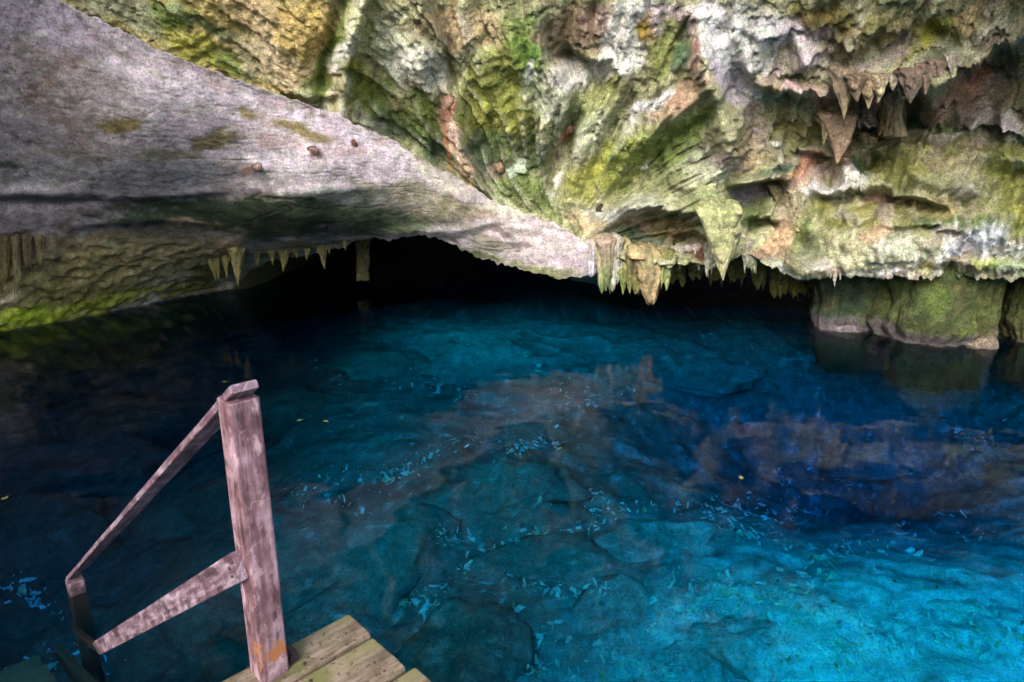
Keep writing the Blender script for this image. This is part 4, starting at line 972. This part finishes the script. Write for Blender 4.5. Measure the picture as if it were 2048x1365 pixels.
# ---- boulders lying in the pool
BOU = [(1300, 1085, 1.0, .8, .7, 3), (1100, 1130, 1.1, .7, .5, 20), (930, 1330, 1.1, .9, .6, 30), (1235, 1245, .75, .6, .45, 80), (1490, 1290, .55, .45, .35, 10), (1370, 1330, .4, .35, .3, 50), (1690, 1220, 1.0, .9, .5, 0),
       (1000, 960, 1.2, .8, .6, 0), (820, 1080, 1.3, .9, .6, 60), (700, 960, 1.2, .9, .7, 15), (480, 980, 1.3, 1.0, .7, 40), (300, 1000, 1.2, .9, .6, 70), (640, 1200, .9, .7, .5, 0), (420, 1240, .8, .7, .5, 30), (1250, 880, 1.2, .8, .6, 15),
       (900, 830, 1.4, .9, .6, 0), (620, 820, 1.4, 1.0, .7, 20), (1500, 900, 1.3, .9, .6, 45), (1750, 900, 1.4, 1.0, .6, 10), (1950, 1000, 1.2, .9, .5, 20), (1850, 1330, .6, .5, .3, 33), (100, 1050, 1.3, 1.0, .7, 0), (1050, 760, 1.5, 1.0, .8, 0), (760, 720, 1.5, 1.0, .8, 0), (1420, 760, 1.4, 1.0, .8, 0), (1920, 1230, .35, .3, .2, 0)]
BLB = ['big flat-topped block under water right of the pool middle', 'long low boulder under water in front of the platform', 'large dark slab under water just beyond the platform corner', 'rounded dark boulder under water in the lower middle', 'small dark boulder in the bright blue shallows', 'small dark boulder at the bottom edge of the picture',
       'wide pale boulder in the bright blue lower right', 'dark boulder under water in the middle of the pool', 'dark teal boulder right of the handrail post', 'broad boulder under water behind the handrail post', 'large dark boulder seen between the two handrails', 'dark boulder behind the sloping top rail', 'boulder under water right of the post foot', 'boulder under water below the middle rail',
       'boulder under water below the largest fang reflection', 'wide teal boulder under water in mid pool', 'dark green boulder under water near the handrail top', 'blue-lit boulder under the reflected tan stalactite', 'broad blue boulder under water towards the right pillars', 'blue boulder under water at the right edge', 'small pale boulder in the bright lower right corner',
       'dark boulder under water at the left edge', 'far teal boulder under water in the pool middle', 'far dark boulder under water before the cave mouth', 'far blue boulder under the fang-shaped reflections', 'bright little rock in the lower right shallows']
for k, ((x, y, sx, sy, sz, a), lb) in enumerate(zip(BOU, BLB)):
    if k in (6, 9, 11, 12, 14, 15, 17, 19, 20, 22): continue
    z = -2.6
    for _ in range(4):
        p = under(x, y, z); z = float(bed_z(p[0], p[1]))
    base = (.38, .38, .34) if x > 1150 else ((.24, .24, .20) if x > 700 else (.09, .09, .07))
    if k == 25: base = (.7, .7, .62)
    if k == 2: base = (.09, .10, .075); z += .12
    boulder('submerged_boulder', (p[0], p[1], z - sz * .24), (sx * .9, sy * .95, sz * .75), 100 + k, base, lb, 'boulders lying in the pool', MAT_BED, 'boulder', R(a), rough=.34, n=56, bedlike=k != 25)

# ---- limestone chips strewn over the bed
def build_chips():
    clusters = [(1060, 890, 40, 60), (1120, 980, 60, 70), (880, 1075, 50, 50), (740, 960, 60, 40), (810, 940, 50, 40), (1000, 1100, 90, 70), (640, 990, 60, 40), (850, 1210, 40, 50), (1000, 1290, 60, 80), (1130, 1190, 60, 60), (1360, 1230, 80, 90),
                (1440, 1060, 90, 120), (1600, 1000, 120, 140), (1500, 1180, 140, 140), (1700, 1100, 160, 140), (1900, 1280, 160, 140), (1650, 1300, 160, 140), (1300, 1340, 120, 110), (1100, 1340, 90, 90), (820, 760, 90, 60), (700, 760, 90, 40), (560, 830, 60, 30), (90, 1330, 60, 60), (60, 1190, 50, 30), (1930, 880, 60, 30), (1480, 1000, 60, 60), (1200, 1040, 60, 40), (940, 880, 60, 30), (1060, 740, 70, 40), (1180, 800, 60, 40)]
    rs = np.random.RandomState(5)
    XY = []
    for (cx, cy, sp, n) in clusters:
        m = int(n * 2.2)
        ang, cur = rs.uniform(-.5, .35), rs.uniform(-.5, .5)
        tq = rs.normal(size=m)
        XY.append(np.stack([cx + tq * sp * math.cos(ang) + rs.normal(size=m) * 7, cy + tq * sp * math.sin(ang) + cur * sp * .4 * tq * tq + rs.normal(size=m) * (5 + .1 * sp)], -1))
    XY = np.concatenate(XY)
    dx, dy, dz = ray(XY[:, 0], XY[:, 1])
    t0 = -CAM_H / dz; ln = np.sqrt(dx * dx + dy * dy + dz * dz)
    hx, hy = dx / ln / 1.33, dy / ln / 1.33
    vz = np.sqrt(1 - hx * hx - hy * hy)
    z = np.full(len(XY), -2.6)
    for _ in range(4):
        px_, py_ = dx * t0 - hx * z / vz, dy * t0 - hy * z / vz
        z = bed_z(px_, py_)
    V = []; Q = []; C = []
    for a, b_, c_ in zip(px_, py_, z):
        s = .004 + .028 * rs.rand() ** 4.5
        qv, _r = np.linalg.qr(rs.normal(size=(3, 3)))
        box = np.array([[-1, -1, -1], [1, -1, -1], [1, 1, -1], [-1, 1, -1], [-1, -1, 1], [1, -1, 1], [1, 1, 1], [-1, 1, 1]]) * np.array([2.2, 1, .45]) * rs.uniform(.15, 1.3, (8, 3)) * s
        b = len(V) * 8
        V.append(box @ qv.T + np.array([a, b_, c_ + .03]))
        Q += [(b, b + 3, b + 2, b + 1), (b + 4, b + 5, b + 6, b + 7), (b, b + 1, b + 5, b + 4), (b + 1, b + 2, b + 6, b + 5), (b + 2, b + 3, b + 7, b + 6), (b + 3, b, b + 4, b + 7)]
        C += [(.85, .85, .78) if rs.rand() < .85 else (.6, .6, .35)] * 8
    me = mesh_np('limestone_chips', np.concatenate(V), Q, C, False)
    return tag(link('limestone_chips', me, MAT_BED), 'pale limestone chips and leaf litter strewn over the pool bed', None, kind='stuff')
build_chips()

# ---- leaves drifting on the water
def leaf_mesh(seed):
    n = 9; t = np.linspace(0, 1, n)
    w = .30 * np.sin(np.pi * t ** .8) + .01
    V = []
    for zoff in (0, -.012):
        for k in range(n):
            for s in (-1, -.5, 0, .5, 1):
                V.append((t[k] - .5, s * w[k] + .06 * math.sin(3 * t[k] + seed), .05 * abs(s) + zoff + .03 * math.sin(2.5 * t[k] + seed)))
    q = [tuple(x) for x in grid_faces(n, 5)] + [tuple(x[::-1] + n * 5) for x in grid_faces(n, 5)]
    for k in range(n - 1):
        a, b = k * 5, (k + 1) * 5
        q += [(b, a, a + n * 5, b + n * 5), (a + 4, b + 4, b + 4 + n * 5, a + 4 + n * 5)]
    return V, q
LEAF = [(600, 843, .13, 30, (.25, .36, .08)), (652, 845, .13, -20, (.30, .42, .12)), (450, 765, .12, 5, (.30, .38, .10)), (10, 998, .13, 80, (.35, .42, .12)), (1481, 957, .13, 75, (.45, .48, .10)), (1662, 956, .10, 50, (.42, .42, .10)), (1665, 1212, .09, 10, (.6, .55, .2)), (1790, 1166, .10, 88, (.55, .5, .15)), (1552, 1165, .10, 60, (.6, .55, .18)), (1870, 1178, .08, 80, (.5, .5, .15)), (1535, 1300, .08, 0, (.6, .55, .25)), (780, 775, .12, 70, (.28, .4, .14))]
LFL = ['green leaf drifting right of the post top', 'pale green leaf farther right of the post top', 'small leaf drifting above the post top', 'leaf drifting at the left picture edge', 'bright yellow-green leaf in the middle right of the pool', 'small yellow leaf right of the bright yellow-green one', 'short tan leaf in the bright lower right', 'upright yellow leaf in the bright lower right', 'tan leaf left of the short one in the lower right', 'thin yellow leaf rightmost in the bright water', 'tiny tan leaf near the bottom edge', 'pale green leaf in mid pool left of the reflections']
for k, ((x, y, L, a, c), lb) in enumerate(zip(LEAF, LFL)):
    V, q = leaf_mesh(k)
    V = np.array(V) * L * .55
    o = link('fallen_leaf', mesh_np('fallen_leaf', V, q, np.tile(np.array(c) * .38, (len(V), 1))), MAT_BED)
    p = at_z(x, y, 0)
    o.location = (p[0], p[1], .008)
    if k >= 5:
        z = -2.2
        for _ in range(4):
            p = under(x, y, z); z = float(bed_z(p[0], p[1]))
        o.location = (p[0], p[1], z + .06)
    o.rotation_euler = (0, 0, R(a))
    tag(o, lb, 'leaf', 'fallen leaves in the pool')

# ==================================================================== WOOD
def wood_material(name, dark, mid, light, orange=None, orange_at=None, orange_r=.1, spots=False):
    m, n, l, b = new_mat(name)
    tc = n.new('ShaderNodeTexCoord')
    mp = n.new('ShaderNodeMapping'); mp.inputs['Scale'].default_value = (2.2, 22, 22)
    l.new(tc.outputs['Object'], mp.inputs['Vector'])
    g = n.new('ShaderNodeTexNoise'); g.inputs['Scale'].default_value = 2.0; g.inputs['Detail'].default_value = 8; g.inputs['Roughness'].default_value = .65
    l.new(mp.outputs[0], g.inputs['Vector'])
    w = n.new('ShaderNodeTexNoise'); w.inputs['Scale'].default_value = 9.0; w.inputs['Detail'].default_value = 8; w.inputs['Roughness'].default_value = .7
    l.new(tc.outputs['Object'], w.inputs['Vector'])
    ad = n.new('ShaderNodeMath'); ad.operation = 'MULTIPLY_ADD'; ad.inputs[1].default_value = .55
    l.new(g.outputs['Fac'], ad.inputs[0])
    sc = n.new('ShaderNodeMath'); sc.operation = 'MULTIPLY'; sc.inputs[1].default_value = .5
    l.new(w.outputs['Fac'], sc.inputs[0]); l.new(sc.outputs[0], ad.inputs[2])
    cr = n.new('ShaderNodeValToRGB'); e = cr.color_ramp.elements
    e[0].position = .40; e[0].color = (*dark, 1); e[1].position = .64; e[1].color = (*light, 1)
    k = cr.color_ramp.elements.new(.5); k.color = (*mid, 1)
    l.new(ad.outputs[0], cr.inputs[0])
    colr = cr.outputs[0]
    def mixc(fac, a, c):
        x = n.new('ShaderNodeMix'); x.data_type = 'RGBA'
        l.new(fac, x.inputs[0]); l.new(a, x.inputs[6]); x.inputs[7].default_value = (*c, 1)
        return x.outputs[2]
    if spots:
        v = n.new('ShaderNodeTexNoise'); v.inputs['Scale'].default_value = 55; v.inputs['Detail'].default_value = 3
        l.new(tc.outputs['Object'], v.inputs['Vector'])
        r = n.new('ShaderNodeMapRange'); r.inputs['From Min'].default_value = .60; r.inputs['From Max'].default_value = .66
        l.new(v.outputs['Fac'], r.inputs['Value'])
        colr = mixc(r.outputs[0], colr, (.035, .03, .02))
        v2 = n.new('ShaderNodeTexNoise'); v2.inputs['Scale'].default_value = 6; v2.inputs['Detail'].default_value = 6
        l.new(tc.outputs['Object'], v2.inputs['Vector'])
        r2 = n.new('ShaderNodeMapRange'); r2.inputs['From Min'].default_value = .52; r2.inputs['From Max'].default_value = .66; r2.inputs['To Max'].default_value = .75
        l.new(v2.outputs['Fac'], r2.inputs['Value'])
        colr = mixc(r2.outputs[0], colr, (.11, .115, .03))
    else:
        # thin pale scratches and scuffs
        mv = n.new('ShaderNodeTexWave'); mv.wave_type = 'RINGS'; mv.inputs['Scale'].default_value = 1.7; mv.inputs['Distortion'].default_value = 16; mv.inputs['Detail'].default_value = 4; mv.inputs['Detail Scale'].default_value = 2.4
        l.new(tc.outputs['Object'], mv.inputs['Vector'])
        r = n.new('ShaderNodeMapRange'); r.inputs['From Min'].default_value = .985; r.inputs['From Max'].default_value = 1.0; r.inputs['To Max'].default_value = .16
        l.new(mv.outputs['Fac'], r.inputs['Value'])
        colr = mixc(r.outputs[0], colr, (.62, .50, .46))
        bl = n.new('ShaderNodeTexNoise'); bl.inputs['Scale'].default_value = 21; bl.inputs['Detail'].default_value = 5; bl.inputs['Roughness'].default_value = .62
        mb = n.new('ShaderNodeMapping'); mb.inputs['Scale'].default_value = (.4, 1, 1)
        l.new(tc.outputs['Object'], mb.inputs['Vector']); l.new(mb.outputs[0], bl.inputs['Vector'])
        r = n.new('ShaderNodeMapRange'); r.inputs['From Min'].default_value = .545; r.inputs['From Max'].default_value = .63; r.inputs['To Max'].default_value = .75
        l.new(bl.outputs['Fac'], r.inputs['Value'])
        colr = mixc(r.outputs[0], colr, tuple(.55 * v for v in dark))
        r = n.new('ShaderNodeMapRange'); r.inputs['From Min'].default_value = .42; r.inputs['From Max'].default_value = .33; r.inputs['To Max'].default_value = .8
        l.new(bl.outputs['Fac'], r.inputs['Value'])
        colr = mixc(r.outputs[0], colr, tuple(1.35 * v for v in light))
    if orange_at is not None:
        vm = n.new('ShaderNodeVectorMath'); vm.operation = 'DISTANCE'; vm.inputs[1].default_value = orange_at
        l.new(tc.outputs['Object'], vm.inputs[0])
        s2 = n.new('ShaderNodeMath'); s2.operation = 'MULTIPLY_ADD'; s2.inputs[1].default_value = .34
        l.new(w.outputs['Fac'], s2.inputs[0]); l.new(vm.outputs['Value'], s2.inputs[2])
        r = n.new('ShaderNodeMapRange'); r.inputs['From Min'].default_value = orange_r + .175; r.inputs['From Max'].default_value = orange_r + .16
        l.new(s2.outputs[0], r.inputs['Value'])
        colr = mixc(r.outputs[0], colr, orange)
    # wet wood below the water line, also darkened in colour for the underwater gloom
    geo = n.new('ShaderNodeNewGeometry'); sx = n.new('ShaderNodeSeparateXYZ'); l.new(geo.outputs['Position'], sx.inputs[0])
    ra = n.new('ShaderNodeMapRange'); ra.inputs['From Min'].default_value = .10; ra.inputs['From Max'].default_value = -.02; ra.inputs['To Max'].default_value = .93
    l.new(sx.outputs['Z'], ra.inputs['Value'])
    colr = mixc(ra.outputs[0], colr, (.022, .018, .014))
    l.new(colr, b.inputs['Base Color'])
    b.inputs['Roughness'].default_value = .62
    bp = n.new('ShaderNodeBump'); bp.inputs['Strength'].default_value = .5; bp.inputs['Distance'].default_value = .008
    l.new(ad.outputs[0], bp.inputs['Height']); l.new(bp.outputs[0], b.inputs['Normal'])
    return m

MAT_RAIL = wood_material('worn_purple_brown_wood', (.042, .018, .026), (.11, .062, .082), (.29, .225, .28))
MAT_POST = wood_material('scratched_red_brown_wood', (.045, .018, .024), (.12, .06, .074), (.29, .195, .23), (.25, .10, .04), (.86, .046, -.015), .05)
MAT_DECK = wood_material('mossy_deck_wood', (.028, .021, .016), (.10, .074, .045), (.22, .168, .125), spots=True)
MAT_TREAD = wood_material('wet_grey_wood', (.10, .09, .085), (.25, .22, .22), (.42, .38, .38))
MAT_IRON, _n, _l, _b = new_mat('dark_iron')
_b.inputs['Base Color'].default_value = (.06, .045, .05, 1); _b.inputs['Metallic'].default_value = .7; _b.inputs['Roughness'].default_value = .55

def board_mesh(name, L, w, h, seed, corner=.006, amp=.0025, ns=24):
    """rough board: local x along its length from 0 to L, y width, z thickness"""
    ring = []
    for (sx, sy, a0) in ((1, 1, 0), (-1, 1, 90), (-1, -1, 180), (1, -1, 270)):
        for a in (0, 45, 90):
            ring.append((sx * (w / 2 - corner) + corner * math.cos(R(a0 + a)), sy * (h / 2 - corner) + corner * math.sin(R(a0 + a))))
        nx = {0: (-1, 1), 90: (-1, -1), 180: (1, -1), 270: (1, 1)}[a0]
        x1, y1 = ring[-1]
        x2, y2 = nx[0] * (w / 2 - corner), nx[1] * (h / 2 - corner)
        if a0 in (0, 180): x2, y2 = (nx[0] * (w / 2 - corner), y1)
        else: x2, y2 = (x1, nx[1] * (h / 2 - corner))
        for f in (.25, .5, .75): ring.append((x1 + (x2 - x1) * f, y1 + (y2 - y1) * f))
    ring = np.array(ring); m = len(ring)
    xs = np.concatenate([[0, .004], np.linspace(.02, L - .02, ns), [L - .004, L]])
    sc = np.concatenate([[.93, 1], np.ones(ns), [1, .93]])
    V = np.zeros((len(xs), m, 3))
    V[..., 0] = xs[:, None]; V[..., 1] = ring[None, :, 0] * sc[:, None]; V[..., 2] = ring[None, :, 1] * sc[:, None]
    Q = V * np.array([3, 14, 14]) + seed * 5.1
    V[..., 1] += amp * fbm(Q, 3); V[..., 2] += amp * fbm(Q + 20, 3)
    V[..., 1] += .004 * noise(np.stack([xs * 1.3 + seed, xs * 0, xs * 0], -1))[:, None]
    verts = np.concatenate([V.reshape(-1, 3), [[0, 0, 0], [L, 0, 0]]])
    n0 = len(xs) * m
    tr = [(k, (k + 1) % m, n0) for k in range(m)] + [((len(xs) - 1) * m + (k + 1) % m, (len(xs) - 1) * m + k, n0 + 1) for k in range(m)]
    me = mesh_np(name, verts, grid_faces(len(xs), m, True)[:, ::-1], None, False, [t[::-1] for t in tr])
    return me

def place(o, origin, xd, zd):
    """orient local x along xd, local z close to zd; origin in world space"""
    x = Vector(xd).normalized(); z = Vector(zd); z = (z - x * z.dot(x)).normalized(); y = z.cross(x)
    m = Matrix((x, y, z)).transposed().to_4x4(); m.translation = Vector(origin)
    pw = Matrix.Identity(4); q = o.parent
    while q is not None:
        pw = q.matrix_basis @ pw; q = q.parent
    o.matrix_basis = pw.inverted() @ m

E = Vector((.705, -.709, 0)); F = Vector((-.709, -.705, 0)); G = -E
ZD = 1.36                                                   # deck height above the water
PB = Vector((-.787, 1.84, ZD))                              # post foot
def empty(name, loc):
    o = bpy.data.objects.new(name, None); COL.objects.link(o); o.location = loc; return o

rail = tag(empty('handrail', PB), 'worn purple-brown wooden handrail sloping down into the pool', 'handrail')
RT = 2.30; SL = .683; slope = Vector((G.x, G.y, -SL)).normalized()
post = link('post', board_mesh('post', 1.02, .092, .092, 2, .008), MAT_POST, rail)
post['label'] = 'thick scratched post with an orange patch at its foot'
place(post, PB + Vector((0, 0, .945)), (0, 0, -1), F)
far = PB + G * 3.2; far.z = 0
p2 = link('post', board_mesh('post', 2.9, .10, .10, 5, .008), MAT_RAIL, rail)
place(p2, (far.x, far.y, RT - SL * 3.2 - .02), (0, 0, -1), F)
top = link('top_rail', board_mesh('top_rail', 4.0, .08, .026, 3, .005, ns=40), MAT_RAIL, rail)
nrm = slope.cross(F).normalized()
if nrm.z < 0: nrm = -nrm
place(top, Vector((PB.x, PB.y, RT)) - slope * .075 + nrm * .012, slope, nrm)
mid = link('middle_rail', board_mesh('middle_rail', 3.95, .026, .092, 4, .004, ns=40), MAT_RAIL, rail)
place(mid, Vector((PB.x, PB.y, 1.775)) + F * .060 - slope * .02, Vector((G.x, G.y, -.718)).normalized(), Vector((0, 0, 1)))
def nail(parent, pos, nd):
    bm = bmesh.new(); bmesh.ops.create_cone(bm, cap_ends=True, segments=10, radius1=.006, radius2=.004, depth=.008)
    me = bpy.data.meshes.new('nail'); bm.to_mesh(me); bm.free()
    o = link('nail', me, MAT_IRON, parent); place(o, pos, Vector(nd).orthogonal(), nd)
for ds, dz in ((.0, .02), (.015, -.025), (.03, .005)):
    q = Vector((PB.x, PB.y, 1.775)) + F * .075 + slope * ds + Vector((0, 0, dz)); nail(mid, q, F)

deck = tag(empty('wooden_platform', (0.2, 0.9, ZD - .3)), 'mossy weathered plank platform at the bottom of the picture', 'platform')
A0 = Vector((-.605, 2.126, ZD))
off = 0.0
for k, wd in enumerate((.168, .215, .20, .19, .2, .19, .2, .19, .2, .19)):
    b = link('plank', board_mesh('plank', 2.0, wd - .016, .045, 10 + k, .012, .004), MAT_DECK, deck)
    st = A0 + E * (off + wd / 2) + F * (.012 * math.sin(k * 2.3) - .0) + Vector((0, 0, -.0225 + .003 * math.sin(3 * k)))
    place(b, st, F, (0, 0, 1))
    for du in (-.28, .28):
        nail(b, st + F * (.24 + .015 * k) + E * du * wd + Vector((0, 0, .026)), (0, 0, 1))
    off += wd
for d in (.25, 1.5):
    b = link('joist', board_mesh('joist', 1.9, .07, .14, 30 + d, .008), MAT_TREAD, deck)
    place(b, A0 + F * d + E * .03 + Vector((0, 0, -.12)), E, (0, 0, 1))
for d, e in ((.3, .1), (1.5, .1), (.3, 1.85), (1.5, 1.85)):
    b = link('leg', board_mesh('leg', 3.8, .12, .12, 33 + d, .01), MAT_TREAD, deck)
    place(b, A0 + F * d + E * e + Vector((0, 0, -.06)), (0, 0, -1), F)
bm = bmesh.new(); bmesh.ops.create_cone(bm, cap_ends=True, segments=14, radius1=.022, radius2=.018, depth=.05)
me = bpy.data.meshes.new('bolt'); bm.to_mesh(me); bm.free()
bo = link('bolt', me, MAT_IRON, deck); place(bo, PB - F * .075 + G * .0 + Vector((0, 0, .012)), (0, 0, 1), E)

stair = tag(empty('staircase', (PB.x, PB.y, 0)), 'grey wooden stairs running down beside the handrail into the water', 'stairs')
for k in range(1, 13):
    b = link('tread', board_mesh('tread', 1.05, .25, .04, 40 + k, .008), MAT_TREAD, stair)
    s_ = .28 * k
    place(b, PB + G * (s_ - .02) + F * .26 + Vector((0, 0, -.19 * k - .10)), F, (0, 0, 1))
for d in (.12, 1.05):
    b = link('stringer', board_mesh('stringer', 4.4, .05, .2, 60 + d, .006), MAT_TREAD, stair)
    place(b, PB + F * d + Vector((0, 0, -.20)), slope, (0, 0, 1))
